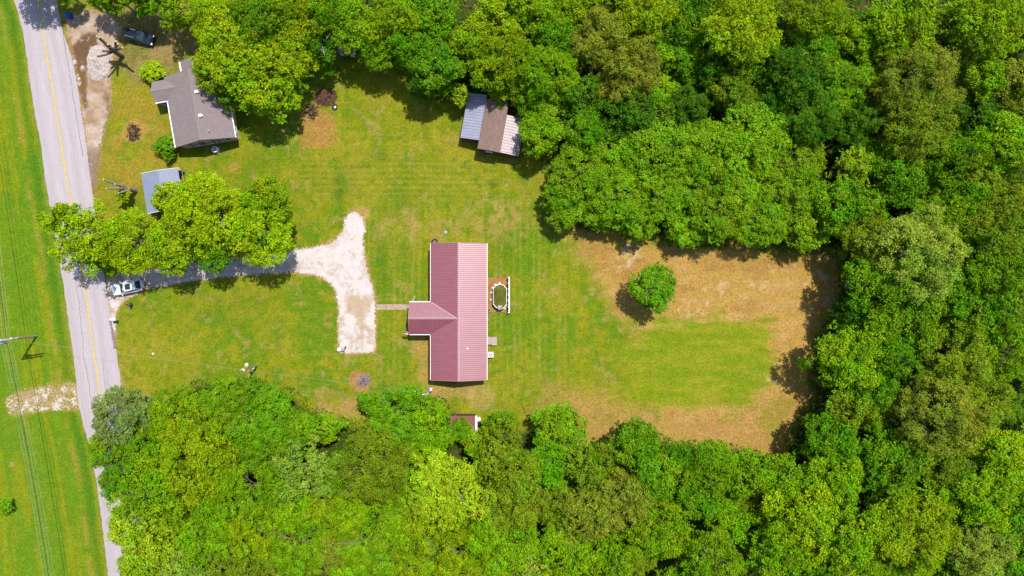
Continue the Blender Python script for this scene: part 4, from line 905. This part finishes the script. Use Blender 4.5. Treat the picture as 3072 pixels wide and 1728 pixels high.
# ------------------------------------------------------------------ poles and wires
a = P(110, 1008); arm = Vector((58, 10, 0)).normalized()
pw = thing('utility_pole', 'tall wooden utility pole with two crossarms left of the road', 'utility pole', a)
MB().tube([(0, 0, 0), (0, 0, 9.4)], [.17, .12], 12).build('pole', M['pole_wood'], pw)
side_ = Vector((-arm.y, arm.x, 0))
for z in (8.8, 7.8):
    for s in (-1,):
        MB().bar(arm * -.25 + side_ * s * .17 + Vector((0, 0, z)), arm * 3.0 + side_ * s * .17 + Vector((0, 0, z)), .16, .16).build('crossarm', M['pole_wood'], pw)
    MB().bar(arm * .1 + side_ * -.17 + Vector((0, 0, z - .9)), arm * 1.3 + side_ * -.17 + Vector((0, 0, z - .08)), .05).build('brace', M['grey_metal'], pw)
ins = [(8.8, 1.4), (8.8, 2.8), (7.8, 1.05), (7.8, 1.65)]
for z, o in ins: MB().lathe([(.05, .0), (.05, .1), (.11, .12), (.07, .18), (.11, .2), (.05, .3)], arm * o + side_ * -.17 + Vector((0, 0, z + .065)), 10).build('insulator', M['porcelain'], pw)
MB().lathe([(.22, 6.4), (.25, 6.5), (.25, 7.2), (.2, 7.28), (.06, 7.3)], arm * .1 + side_ * -.46, 14).build('transformer', M['grey_metal'], pw)
wd = Vector((.158, -1, 0)).normalized()
def wire(name, p0, p1, sag, r_, m, label, group=None):
    pts = [Vector(p0).lerp(Vector(p1), t) - Vector((0, 0, sag * 4 * t * (1 - t))) for t in np.linspace(0, 1, 25)]
    return tag(MB().tube(pts, r_, 6).build(name, m), label, 'power line', group)
nm_ = ['highest pale power line, leftmost of those on the left crossarms', 'pale power line at the outer tip of the upper crossarm', 'pale power line near the pole on the lower crossarm', 'pale power line second out along the lower crossarm']
for (z, o), lab in zip(ins, nm_):
    c = a + arm * o + side_ * -.17 + Vector((0, 0, z + .38))
    w = wire('power_line', c + wd * 62 + Vector((0, 0, .2)), c, 1.3, .011, M['wire'], lab, 'overhead lines along the road')
    pts = [c.lerp(c - wd * 64, t) - Vector((0, 0, 1.3 * 4 * t * (1 - t))) for t in np.linspace(0, 1, 25)]
    MB().tube(pts, .011, 6).build('span', M['wire'], w)
c = a + Vector((0.15, 0, 6.3)); w = wire('cable', c + wd * 62, c, .9, .035, M['wire_dark'], 'thick dark cable strung lowest beside the road', 'overhead lines along the road')
MB().tube([c.lerp(c - wd * 64, t) - Vector((0, 0, .9 * 4 * t * (1 - t))) for t in np.linspace(0, 1, 25)], .035, 6).build('span', M['wire_dark'], w)
b_ = P(771.8, 1096.5)
p2 = thing('yard_light_pole', 'wooden yard light pole with white fittings on the front lawn', 'light pole', b_)
MB().tube([(0, 0, 0), (0, 0, 6.2)], [.12, .08], 10).build('pole', M['pole_wood'], p2)
MB().box(-.22, .05, -.32, -.1, 1.1, 1.75).build('meter_box', M['white_bright'], p2)
MB().tube([(0, 0, 4.4), (.1, .45, 4.7), (.12, .7, 4.6)], .035, 8).build('lamp_arm', M['grey_metal'], p2); MB().lathe([(.08, .25), (.24, .1), (.26, 0), (.1, -.16)], (.12, .6, 4.4), 14).build('lamp', M['white_bright'], p2)
MB().box(-.2, .2, -.14, .14, 5.2, 5.5).build('service_head', M['white_bright'], p2)
c_ = P(1295, 1160)
p3 = thing('service_pole', 'pale wooden service pole below the red-roofed house at the wood edge', 'utility pole', c_)
MB().tube([(0, 0, 0), (0, 0, 7.6)], [.16, .12], 10).build('pole', mat('pole_pale', alb(206, 188, 186), .8, .2, 5), p3)
MB().box(.1, .42, -.1, .25, 2.2, 3.2).build('meter_box', M['white_bright'], p3); MB().tube([(.18, -.1, 3.2), (.18, -.1, 7.0), (.05, -.25, 7.2)], .05, 8).build('conduit', M['white_bright'], p3)
MB().bar((-.5, -.05, 7.2), (.3, .05, 7.2), .08).build('crossarm', M['white'], p3)
for k, (dz, lab) in enumerate(((0, 'upper service wire crossing the road to the yard light pole'), (-.5, 'lower service wire crossing the road to the yard light pole'))):
    wire('service_wire', a + Vector((.2, -.1, 6.9 + dz)), b_ + Vector((0, 0, 6.0 + dz)), .9, .006, M['wire'], lab, 'service wires over the front lawn')
for k, (dz, lab) in enumerate(((0, 'upper service wire from the yard light pole to the pale pole'), (-.5, 'lower service wire from the yard light pole to the pale pole'))):
    wire('service_wire', b_ + Vector((0, 0, 6.0 + dz)), c_ + Vector((0, 0, 7.1 + dz)), .7, .006, M['wire'], lab, 'service wires over the front lawn')

# ------------------------------------------------------------------ trees
def quads_mesh(name, cen, nrm, tan, ln, wd_, tint, m):
    n = len(cen); bt = np.cross(nrm, tan)
    L = (ln / 2)[:, None]; Wd = (wd_ / 2)[:, None]
    v = np.empty((n, 4, 3), np.float32)
    v[:, 0] = cen - tan * L; v[:, 1] = cen + bt * Wd - tan * L * .1 + nrm * (Wd * .3); v[:, 2] = cen + tan * L; v[:, 3] = cen - bt * Wd - tan * L * .1 + nrm * (Wd * .3)
    me = bpy.data.meshes.new(name); me.vertices.add(4 * n); me.vertices.foreach_set('co', v.ravel())
    me.loops.add(4 * n); me.loops.foreach_set('vertex_index', np.arange(4 * n, dtype=np.int32)); me.polygons.add(n)
    me.polygons.foreach_set('loop_start', (np.arange(n) * 4).astype(np.int32)); me.update(); me.validate()
    at = me.attributes.new('tint', 'FLOAT_VECTOR', 'POINT'); at.data.foreach_set('vector', np.repeat(tint, 4, 0).astype(np.float32).ravel())
    me.materials.append(m); return me
def unit(a): return a / (np.linalg.norm(a, axis=-1, keepdims=True) + 1e-9)
def crown_mesh(kind, R, Ht, seed):
    r = np.random.RandomState(seed)
    K = {'round': dict(rb=.32, low=-.25, out=.16, drop=.03, leaf=.21, flat=.62, dens=1.0), 'broad': dict(rb=.35, low=-.2, out=.26, drop=.08, leaf=.235, flat=.6, dens=.9),
         'fine': dict(rb=.27, low=-.3, out=.16, drop=.06, leaf=.18, flat=.75, dens=1.0), 'airy': dict(rb=.27, low=-.2, out=.26, drop=.2, leaf=.24, flat=.55, dens=.72)}[kind]
    zc = Ht * .62; Rv = Ht * .36; rb = max(.42, K['rb'] * R ** .72 * 1.28)
    nb = int(2.9 * R * R / (rb * rb)) + 3
    d = unit(r.randn(nb * 4, 3)); d = d[d[:, 2] > K['low']]
    sel = [0]                                            # spread the boughs apart
    for i in range(1, len(d)):
        if len(sel) < nb and np.max(d[sel] @ d[i]) < 1 - .16 * (rb / R) ** 2 * 3.2: sel.append(i)
    d = d[sel]; nb = len(d)
    az = np.arctan2(d[:, 1], d[:, 0]); lump = .5 * np.sin(az * 2 + r.rand() * 6) + .5 * np.sin(az * 3 + r.rand() * 6) + .4 * np.sin(az * 5 + r.rand() * 6)
    rad = (1 - .62 * rb / R) * (1 + K['out'] * .7 * lump + K['out'] * .6 * r.randn(nb)); rad = np.clip(rad, .3, 1.25)
    c = d * rad[:, None] * np.array([R, R, Rv]); c[:, 2] += zc + .10 * Ht * r.randn(nb) * .6
    keep = r.rand(nb) > K['drop']; c = c[keep]; d = d[keep]
    top = np.array([[0, 0, zc + Rv * .55]]); c = np.concatenate([c, top]); d = np.concatenate([d, [[0, 0, 1.]]])
    cen = []; nrm = []; tint = []
    for i in range(len(c)):
        b_ = rb * r.uniform(.7, 1.25); nc = int(2 * PI * b_ * b_ / .42 * K['dens']) + 5
        q = unit(r.randn(nc, 3)); q[:, 2] = np.where(q[:, 2] < -.25, -q[:, 2], q[:, 2])
        cp = c[i] + q * (b_ * (r.uniform(.3, 1.0, nc) ** .5 * np.where(r.rand(nc) < .14, r.uniform(1.1, 1.42, nc), 1.05)))[:, None] * np.array([1, 1, K['flat']]) + np.array([0, 0, -.1])
        k = max(6, int(14 * (.27 / K['leaf']) ** 1.5)); cr = .165 * (.75 + .07 * R)
        o = r.randn(nc, k, 3) * np.array([1, 1, .55]) * cr
        p = cp[:, None] + o
        nn = unit(q[:, None] * .45 + np.array([0, 0, .6]) + .25 * unit(o) + .5 * r.randn(nc, k, 3))
        bt = r.uniform(.84, 1.16); ct = r.uniform(.74, 1.26, (nc, 1))
        t = np.empty((nc, k, 3)); t[..., 0] = bt * ct * r.uniform(.78, 1.24, (nc, k)); t[..., 1] = .5 + r.uniform(-.016, .014) + r.uniform(-.016, .014, (nc, 1)) + r.uniform(-.008, .008, (nc, k)); t[..., 2] = r.uniform(.98, 1.12, (nc, k))
        cen.append(p.reshape(-1, 3)); nrm.append(nn.reshape(-1, 3)); tint.append(t.reshape(-1, 3))
    cen = np.concatenate(cen); nrm = np.concatenate(nrm); tint = np.concatenate(tint); n = len(cen)
    tan = unit(np.cross(nrm, r.randn(n, 3))); ln = K['leaf'] * r.uniform(.7, 1.35, n)
    return quads_mesh('crown', cen, nrm, tan, ln, ln * r.uniform(.6, .85, n), tint, M['leaf']), c
def trunk_mesh(R, Ht, lobes, seed):
    R_ = random.Random(seed); b = MB(); tr_ = .035 * R + .06
    b.tube([(0, 0, -.1), (.05, .02, Ht * .25), (-.03, .06, Ht * .5), (0, 0, Ht * .72)], [tr_ * 1.4, tr_, tr_ * .75, tr_ * .3], 8)
    for k in range(8):
        p = Vector(lobes[R_.randrange(len(lobes))]) * 1.0; z0 = Ht * R_.uniform(.25, .5)
        s_ = Vector((0, 0, z0)); m_ = s_.lerp(p, .5) + Vector((R_.uniform(-.2, .2), R_.uniform(-.2, .2), .1 * R)); b.tube([s_, m_, p], [tr_ * .55, tr_ * .35, tr_ * .1], 6)
        for j in range(2):
            e_ = p + Vector((R_.uniform(-1, 1), R_.uniform(-1, 1), R_.uniform(-.2, .6))) * .35 * R; b.tube([m_, m_.lerp(e_, .6), e_], [tr_ * .25, tr_ * .15, tr_ * .05], 5)
    o = b.build('trunk', M['bark']); me = o.data; bpy.data.objects.remove(o); return me
protos = {}
def proto(kind, R):
    size = min((1.2, 2.1, 3.3, 4.6, 5.9), key=lambda s: abs(math.log(s / R)))
    key = (kind, size)
    if key not in protos:
        Ht = 1.7 * size + 2.2; sd = hash((('round', 'broad', 'fine', 'airy').index(kind), int(size * 10))) % 9973
        cm, lobes = crown_mesh(kind, size, Ht, sd); protos[key] = (cm, trunk_mesh(size, Ht, lobes, sd), size, Ht)
    return protos[key]
def tn_(r, g, b): return tuple(lin(v) / (KX * .35) for v in (r, g, b))
TONE = {  # leaf albedo, words
 'V': (tn_(120, 148, 8), 'vivid lime green'), 'B': (tn_(98, 136, 8), 'bright green'), 'Y': (tn_(110, 138, 9), 'yellow-green'), 'M': (tn_(82, 124, 12), 'mid green'),
 'D': (tn_(62, 102, 18), 'dark green'), 'O': (tn_(96, 120, 26), 'olive'), 'G': (tn_(112, 136, 48), 'pale grey-green'), 'N': (tn_(106, 118, 36), 'brownish olive'), 'L': (tn_(122, 150, 34), 'pale lime'), 'S': (tn_(112, 130, 64), 'silvery grey-green')}  # dark green: shade on the lower trees is put into the leaf colour
placed = []                                  # apparent px, py, r
trees = []
def tree(px, py, r, tone_, kind='round', h=None, label=None, cat='tree', name='broadleaf_tree', group=None, region=None):
    R0 = r / 20.0
    ht = h if h else 1.55 * R0 + 3.6 + rnd.uniform(-.6, .9)
    hc = ht * .66; f = (H - hc) / H; Rr_ = R0 * f
    q = P(px, py, hc); cm, tm, size, PHt = proto(kind, Rr_)
    o = thing(name, label, cat, (q.x, q.y, 0), rnd.uniform(0, 2 * PI), group)
    s = Rr_ / size * .93; o.scale = (s * rnd.uniform(.95, 1.05), s * rnd.uniform(.95, 1.05), ht / PHt)
    co_ = link(bpy.data.objects.new('crown', cm)); co_.parent = o; j = rnd.uniform(.88, 1.12); g_ = rnd.uniform(.93, 1.07)
    c = TONE[tone_][0]; co_.color = (c[0] * j * g_, c[1] * j, c[2] * j, 1)
    to_ = link(bpy.data.objects.new('trunk', tm)); to_.parent = o
    placed.append((px, py, r)); trees.append((o, px, py, r, tone_, label is not None)); return o
# lone and garden trees
tree(1962, 864, 73, 'M', 'round', 6.8, 'lone round green tree standing in the tan clearing')
tree(268, 712, 98, 'V', 'airy', 10.0, 'thin-leaved bright tree reaching over the road at the driveway')
tree(196, 655, 48, 'V', 'airy', 9.0, 'small airy bright tree overhanging the left edge of the road')
tree(400, 718, 100, 'V', 'round', 10.0, 'bright tree over the white car at the driveway mouth')
tree(298, 758, 50, 'Y', 'airy', 8.5, 'small yellow-green tree shading the road edge above the white car')
tree(520, 745, 78, 'V', 'round', 9.5, 'bright tree in the middle of the row along the driveway')
tree(640, 640, 120, 'V', 'broad', 11.5, 'largest bright tree at the upper end of the driveway row')
tree(775, 690, 104, 'V', 'round', 10.5, 'bright tree at the right end of the driveway row')
tree(800, 610, 76, 'Y', 'round', 10.0, 'yellow-green tree at the upper right end of the driveway row')
tree(650, 745, 70, 'M', 'round', 8.5, 'mid green tree at the lower edge of the driveway row')
tree(507, 592, 46, 'V', 'airy', 8.0, 'sparse yellow-green tree hanging over the carport roof')
tree(560, 660, 70, 'V', 'round', 9.5, 'bright tree just below the carport')
tree(457, 214, 31, 'V', 'round', 2.6, 'round bright green bush at the porch of the grey-roofed house', 'bush', 'garden_bush')
tree(497, 436, 30, 'M', 'round', 2.8, 'narrow green bush at the lower left corner of the grey-roofed house', 'bush', 'garden_bush')
tree(505, 462, 18, 'M', 'round', 2.0, 'small green shrub just above the carport', 'bush', 'garden_bush')
tree(17, 1519, 20, 'M', 'round', 1.8, 'small shrub at the left edge of the picture on the verge', 'bush', 'garden_bush')
# top-left shade trees, mostly above the frame
tree(88, -85, 80, 'M', 'round', 8.5, 'tree above the frame shading the top of the road')
tree(196, -20, 34, 'Y', 'round', 6.5, 'yellow-green tip of a tree at the top by the road')
tree(300, -10, 40, 'B', 'airy', 7.0, 'sparse tree at the top edge left of the black car')
tree(345, -8, 44, 'B', 'airy', 8.0, 'sparse tree at the top edge above the black car')
tree(462, -6, 52, 'M', 'airy', 8.5, 'sparse mid green tree at the top edge right of the black car')
tree(552, 30, 62, 'Y', 'airy', 8.5, 'sparse yellow-green tree between the black car and the grove')
tree(420, -60, 70, 'M', 'round', 9.0, 'tree above the frame behind the black car')
tree(368, 1252, 92, 'S', 'round', 8.5, 'silvery grey-green round tree beside the road at the lower left wood')
tree(442, 1228, 46, 'S', 'round', 6.5, 'smaller silvery grey-green tree at the right of the roadside silvery one')
# grove right of the grey-roofed house
for (x, y, r, t, k, h, lab) in ((660, 60, 88, 'V', 'round', 10, 'bright tree at the top left of the grove by the grey-roofed house'), (700, 165, 105, 'V', 'broad', 11, 'broad bright tree above the grey roof'),
    (790, 70, 95, 'M', 'broad', 11, 'mid green tree at the top middle of the house grove'), (775, 238, 104, 'V', 'broad', 11, 'largest bright tree overhanging the right side of the grey roof'), (640, 215, 62, 'V', 'airy', 9, 'airy bright tree touching the top of the grey roof'),
    (860, 170, 92, 'V', 'round', 10, 'bright tree on the right side of the house grove'), (900, 60, 88, 'Y', 'broad', 11, 'yellow-green tree at the top right of the house grove'), (835, 285, 76, 'V', 'broad', 8.0, 'bright tree at the lower right of the house grove'), (700, 275, 50, 'M', 'round', 7, 'small mid green tree along the right eave of the grey roof'), (960, 150, 50, 'D', 'airy', 8, 'sparse dark tree with bare limbs at the right end of the grove'), (985, 45, 62, 'M', 'round', 10, 'mid green tree between the house grove and the upper wood')):
    tree(x, y, r, t, k, h, lab)
# woods
U = [(1070, 80, 78, 'B', 'round'), (1130, 150, 62, 'B', 'round'), (1180, 60, 85, 'Y', 'broad'), (1235, 150, 70, 'M', 'round'), (1290, 70, 70, 'M', 'broad'), (1493, 60, 80, 'Y', 'broad'), (1430, 130, 72, 'Y', 'round'), (1530, 170, 84, 'Y', 'round'), (1470, 210, 70, 'Y', 'broad'),
 (1310, 200, 78, 'M', 'round'), (1262, 262, 40, 'D', 'round'), (1378, 286, 26, 'L', 'airy'), (1500, 268, 36, 'Y', 'airy'), (1640, 225, 86, 'B', 'round'), (1660, 110, 70, 'M', 'round'), (1610, 45, 74, 'B', 'broad'), (1800, 120, 96, 'N', 'fine'), (1895, 205, 96, 'N', 'fine'), (1840, 265, 60, 'N', 'fine'), (1938, 45, 92, 'Y', 'broad'), (1740, 30, 70, 'Y', 'round'), (1623, 400, 66, 'B', 'round'), (1600, 320, 46, 'M', 'round'), (1735, 290, 72, 'D', 'broad'), (1890, 340, 78, 'D', 'broad'), (1745, 520, 102, 'B', 'round'), (1690, 600, 66, 'B', 'round'), (1700, 640, 50, 'B', 'fine'), (1800, 640, 50, 'B', 'fine'), (1850, 440, 80, 'B', 'round'), (1985, 455, 108, 'B', 'broad'), (1860, 600, 92, 'B', 'round'), (1760, 400, 62, 'M', 'round'), (1990, 590, 92, 'B', 'round'), (1920, 660, 60, 'B', 'fine'),
 (2207, 80, 118, 'Y', 'broad'), (2090, 60, 90, 'M', 'broad'), (2445, 40, 95, 'Y', 'round'), (2445, 167, 70, 'M', 'round'), (2565, 130, 58, 'B', 'round'), (2700, 70, 100, 'Y', 'broad'), (2820, 120, 80, 'O', 'broad'), (2950, 60, 118, 'Y', 'broad'), (2744, 250, 118, 'N', 'fine'), (2505, 260, 86, 'M', 'broad'), (2386, 238, 90, 'D', 'broad'), (2425, 345, 96, 'D', 'fine'), (2744, 390, 108, 'O', 'fine'), (2942, 240, 72, 'B', 'round'), (2922, 338, 72, 'D', 'broad'), (3034, 258, 80, 'N', 'broad'), (2187, 270, 62, 'O', 'round'), (2127, 200, 62, 'D', 'round'), (2247, 437, 120, 'B', 'broad'), (2108, 450, 98, 'B', 'round'), (2386, 497, 88, 'B', 'round'), (2565, 505, 62, 'L', 'airy'), (2684, 540, 80, 'M', 'round'), (2843, 477, 84, 'M', 'broad'), (3002, 440, 98, 'B', 'broad'), (2940, 560, 70, 'O', 'round'), (2060, 320, 64, 'D', 'fine'), (2560, 380, 64, 'D', 'fine'), (2310, 330, 60, 'D', 'round'),
 (2147, 640, 96, 'B', 'round'), (2280, 660, 84, 'B', 'round'), (2410, 680, 78, 'B', 'broad'), (2210, 560, 90, 'B', 'broad'), (2400, 590, 86, 'B', 'round'), (2060, 690, 50, 'B', 'fine'), (2510, 620, 80, 'M', 'round'), (2724, 770, 140, 'G', 'fine'), (2624, 860, 104, 'M', 'broad'), (2610, 720, 90, 'O', 'round'), (2823, 690, 88, 'B', 'broad'), (2585, 624, 70, 'M', 'broad'), (2962, 695, 100, 'O', 'broad'), (3002, 834, 100, 'M', 'round'), (2883, 600, 66, 'M', 'round'), (3022, 600, 72, 'O', 'fine'), (2724, 950, 92, 'M', 'broad'), (2843, 890, 82, 'M', 'round'), (2962, 946, 98, 'M', 'broad'), (2555, 950, 60, 'D', 'round'), (2545, 1073, 104, 'B', 'broad'), (2650, 1065, 88, 'M', 'broad'), (2863, 1073, 110, 'O', 'fine'), (3022, 1060, 90, 'B', 'round'),
 (2803, 1245, 128, 'N', 'fine'), (2922, 1200, 100, 'O', 'fine'), (2545, 1225, 76, 'O', 'broad'), (2625, 1170, 68, 'M', 'round'), (2485, 1315, 78, 'M', 'round'), (2684, 1370, 104, 'M', 'broad'), (2823, 1390, 86, 'O', 'round'), (2982, 1351, 82, 'Y', 'round'), (2942, 1490, 108, 'B', 'broad'), (3042, 1520, 80, 'M', 'round'), (2127, 1405, 86, 'B', 'round'), (2247, 1425, 82, 'B', 'broad'), (2350, 1440, 80, 'B', 'round'), (2400, 1530, 110, 'Y', 'broad'), (2500, 1430, 90, 'B', 'broad'), (2187, 1557, 66, 'B', 'round'), (2090, 1490, 72, 'M', 'round'), (2530, 1600, 110, 'B', 'broad'), (2724, 1600, 128, 'Y', 'round'), (2783, 1500, 76, 'B', 'round'), (2127, 1669, 95, 'B', 'round'), (2326, 1649, 100, 'B', 'broad'), (2600, 1690, 90, 'B', 'round'), (2930, 1640, 98, 'G', 'fine'), (3040, 1670, 70, 'M', 'round')]
Lw = [(1195, 1255, 100, 'M', 'fine'), (1294, 1310, 62, 'B', 'round'), (1372, 1290, 36, 'M', 'fine'), (1100, 1205, 28, 'M', 'airy'), (1676, 1285, 80, 'B', 'broad'), (1501, 1270, 38, 'M', 'airy'), (1501, 1345, 72, 'O', 'broad'), (1123, 1398, 108, 'O', 'fine'), (1342, 1462, 114, 'L', 'broad'), (1541, 1430, 92, 'O', 'broad'), (1521, 1525, 96, 'O', 'fine'), (1770, 1395, 72, 'O', 'airy'), (1910, 1335, 78, 'M', 'round'), (1958, 1420, 82, 'M', 'round'), (1871, 1505, 94, 'N', 'fine'), (1760, 1550, 88, 'N', 'broad'), (1501, 1620, 108, 'B', 'fine'), (1262, 1575, 82, 'Y', 'fine'), (1123, 1629, 110, 'B', 'fine'), (1048, 1530, 64, 'Y', 'round'), (1400, 1680, 98, 'Y', 'fine'), (1590, 1690, 66, 'G', 'airy'), (1700, 1650, 95, 'B', 'broad'), (1819, 1680, 95, 'B', 'broad'), (1968, 1590, 92, 'B', 'broad'), (1640, 1395, 70, 'M', 'round'), (1630, 1500, 66, 'O', 'fine'), (2040, 1380, 56, 'M', 'round'),
 (325, 1345, 56, 'B', 'round'), (560, 1270, 112, 'B', 'round'), (590, 1390, 120, 'Y', 'round'), (680, 1220, 84, 'B', 'round'), (787, 1265, 100, 'M', 'fine'), (855, 1340, 72, 'M', 'fine'), (967, 1285, 50, 'B', 'airy'), (920, 1410, 92, 'G', 'airy'), (472, 1450, 110, 'B', 'broad'), (412, 1570, 80, 'L', 'round'), (470, 1660, 80, 'L', 'round'), (630, 1610, 100, 'B', 'fine'), (742, 1475, 100, 'B', 'fine'), (420, 1685, 56, 'Y', 'round'), (855, 1525, 80, 'B', 'fine'), (967, 1520, 56, 'Y', 'fine'), (765, 1593, 86, 'Y', 'fine'), (900, 1638, 92, 'B', 'fine'), (560, 1690, 74, 'G', 'round'), (720, 1690, 80, 'O', 'fine'), (360, 1440, 56, 'M', 'round'), (1010, 1640, 66, 'N', 'airy'), (1020, 1420, 60, 'M', 'fine'), (640, 1500, 70, 'B', 'round')]
for (x, y, r, t, k) in U + Lw:
    low = (1650 < x < 2450 and 400 < y < 720) or (x < 2000 and y < 1330 and y > 1180)
    tree(x, y, r, t, k, (1.0 * r / 20 + 3.0) if low else None)
# fill the canopy between the surveyed crowns
WP = WOODS[0]
def d_in(x, y): return float(sdist(np.array([x * 1.0]), np.array([y * 1.0]), WP)[0])
tries = 0; filled = 0
while tries < 6000 and filled < 110:
    tries += 1
    x, y = rnd.uniform(340, 3150), rnd.uniform(-70, 1800)
    if min((x - a_) ** 2 + (y - b_) ** 2 - (.78 * c_) ** 2 for a_, b_, c_ in placed) < 0: continue
    r = rnd.uniform(46, 74)
    if d_in(x, y) < r * .72: continue
    tn = rnd.choice('BBM' if (y < 760 and y > 380 and x < 2470) else ('MMDBO' if (x > 1700 and y < 1300) else 'BBMYO')); tree(x, y, r, tn, rnd.choice(('round', 'broad', 'fine')), r / 20 * 1.3 + 3.2 + rnd.uniform(-1, .5)); filled += 1

# labels for the trees of the woods: look, then rank from the left within their wood
ORD = ['first', 'second', 'third', 'fourth', 'fifth', 'sixth', 'seventh', 'eighth', 'ninth', 'tenth', 'eleventh', 'twelfth', 'thirteenth', 'fourteenth', 'fifteenth', 'sixteenth', 'seventeenth', 'eighteenth', 'nineteenth', 'twentieth', 'twenty-first', 'twenty-second', 'twenty-third', 'twenty-fourth', 'twenty-fifth']
NUM = ['no', 'one', 'two', 'three', 'four', 'five', 'six', 'seven', 'eight', 'nine', 'ten', 'eleven', 'twelve', 'thirteen', 'fourteen', 'fifteen', 'sixteen', 'seventeen', 'eighteen', 'nineteen', 'twenty', 'twenty-one', 'twenty-two', 'twenty-three', 'twenty-four', 'twenty-five']
def region(x, y):
    if y > 1150 and x < 1000: return 'lower left wood'
    if y > 1150 and x < 1990: return 'wood below the lawn'
    if y > 1150: return 'lower right wood'
    if y > 730 or (y > 560 and x > 2470): return 'wood right of the clearing'
    if y > 380 and x < 2470: return 'thicket above the clearing'
    if x < 1700: return 'wood behind the barn'
    return 'upper right wood'
bins = {}
for (o, x, y, r, t, done) in trees:
    if done: continue
    sz = 'broad' if r > 88 else ('small' if r < 60 else 'medium'); rg = region(x, y)
    bins.setdefault((rg, sz, t), []).append((x, y, o))
for (rg, sz, t), L_ in bins.items():
    L_.sort(key=lambda q: q[0]); n = len(L_); wt = TONE[t][1]
    for i, (x, y, o) in enumerate(L_):
        if n == 1: lab = f'only {sz} {wt} tree in the {rg}'
        else: lab = f'{ORD[i]} from left of {NUM[n]} {sz} {wt} trees in the {rg}'
        tag(o, lab, 'tree', 'trees of the ' + rg)

# pollarded trees: stout cut limbs
def pollard(label, bx, by, crotch, tips, m, caps=True, leafy=False):
    q = P(bx, by); t = thing('pollarded_tree', label, 'tree', q); b = MB(); cp_ = MB()
    top = Vector((0, 0, crotch)); b.tube([(0, 0, -.1), (0, 0, crotch * .6), top], [.36, .3, .27], 12)
    for (px, py, h, r_) in tips:
        e_ = P(px, py, 0) - q + Vector((0, 0, h)); m_ = top.lerp(e_, .5) + Vector((rnd.uniform(-.15, .15), rnd.uniform(-.15, .15), -.15))
        b.tube([top - Vector((0, 0, .2)), m_, e_], [r_ * 1.3, r_ * 1.05, r_], 9)
        d = (e_ - m_).normalized(); cp_.tube([e_ + d * .002, e_ + d * .02], r_ * .96, 9)
        s_ = m_ + Vector((rnd.uniform(-.5, .5), rnd.uniform(-.5, .5), .3)); b.tube([m_, s_], [r_ * .5, r_ * .35], 7)
    for k in range(9):
        p_ = Vector(b.v[rnd.randrange(len(b.v))]); p_.z = max(p_.z, 1.5); b.tube([p_, p_ + Vector((rnd.uniform(-.5, .5), rnd.uniform(-.5, .5), rnd.uniform(.1, .6)))], [.05, .03], 5)
    b.build('trunk', m, t); cp_.build('cut_ends', M['cut_wood'], t)
    return t
pollard('limbless cut-back tree with pale sawn ends beside the rubble mound', 368, 170, 2.5, [(354, 147, 5.2, .2), (362, 152, 5.4, .17), (374, 163, 4.2, .16), (380, 167, 3.6, .16), (405, 160, 5, .16), (412, 168, 5, .15), (424, 178, 5, .15), (345, 200, 4.4, .14), (375, 192, 4.8, .15), (350, 178, 3.6, .15)], mat('bark_dark', lt(.10, .085, .07), .9, .3, 6))
t = pollard('cut-back forked trunk with a few leafy sprouts left of the carport', 408, 573, 2.2, [(378, 556, 5.6, .16), (385, 582, 5.6, .15), (396, 566, 4.4, .14), (402, 590, 4.0, .12)], M['dead_wood'])
cm, lb = crown_mesh('airy', 1.2, 3.0, 77); o = link(bpy.data.objects.new('sprouts', cm)); o.parent = t; o.location = (-.6, -.9, .6); o.scale = (.8, .8, .8); o.color = (*TONE['V'][0], 1)
# bare grey limbs at the right end of the grove
q = P(1000, 175); t = thing('dead_tree', 'bare grey-limbed dead tree at the right end of the house grove', 'tree', q)
b = MB(); R_ = random.Random(4); b.tube([(0, 0, 0), (0, 0, 3), (-.3, .2, 6)], [.2, .16, .1], 8)
for k in range(9):
    a_ = k * .75 + R_.uniform(-.3, .3); l_ = R_.uniform(1.8, 3.0); s_ = Vector((-.1, .1, R_.uniform(3, 5.8))); e_ = s_ + Vector((math.cos(a_) * l_, math.sin(a_) * l_, R_.uniform(.8, 2.0)))
    b.tube([s_, s_.lerp(e_, .5) + Vector((0, 0, .2)), e_], [.09, .06, .02], 6)
    for j in range(3):
        m_ = s_.lerp(e_, .4 + .2 * j); f_ = m_ + Vector((R_.uniform(-.9, .9), R_.uniform(-.9, .9), R_.uniform(.1, .7))); b.tube([m_, f_], [.04, .012], 5)
b.build('trunk', mat('grey_limb', alb(186, 176, 170), .9, .2, 5), t)

# undergrowth on the floor of the woods
r = np.random.RandomState(5); n = 120000
px = r.uniform(300, 3120, n); py = r.uniform(-50, 1780, n); d = sdist(px, py, WP)
x = (px - 1536) / 20; y = (864 - py) / 20
k = (d > -14) & (r.rand(n) < np.where(d < 60, 1.0, .7)) & (fbm(x, y, 2.2, 19) > .36) & (px > np.interp(py, [p[1] for p in ROAD_R], [p[0] for p in ROAD_R]) + 6)
x, y, d = x[k], y[k], d[k]; n = len(x)
z = (.15 + 1.1 * fbm(x, y, 1.5, 29) * np.clip((d + 16) / 40, .2, 1)) * r.uniform(.2, 1.1, n)
nr = unit(np.array([0, 0, .8]) + .6 * r.randn(n, 3)); tn = unit(np.cross(nr, r.randn(n, 3))); ln = r.uniform(.25, .55, n)
tint = np.stack([r.uniform(.6, 1.3, n), .5 + r.uniform(-.02, .02, n), r.uniform(.98, 1.1, n)], -1)
ug = link(bpy.data.objects.new('undergrowth', quads_mesh('undergrowth', np.stack([x, y, z], -1), nr, tn, ln, ln * .7, tint, M['leaf'])))
ug.color = (*tn_(70, 108, 14), 1); tag(ug, kind='stuff')
print('TREES', len(trees), 'filled', filled)
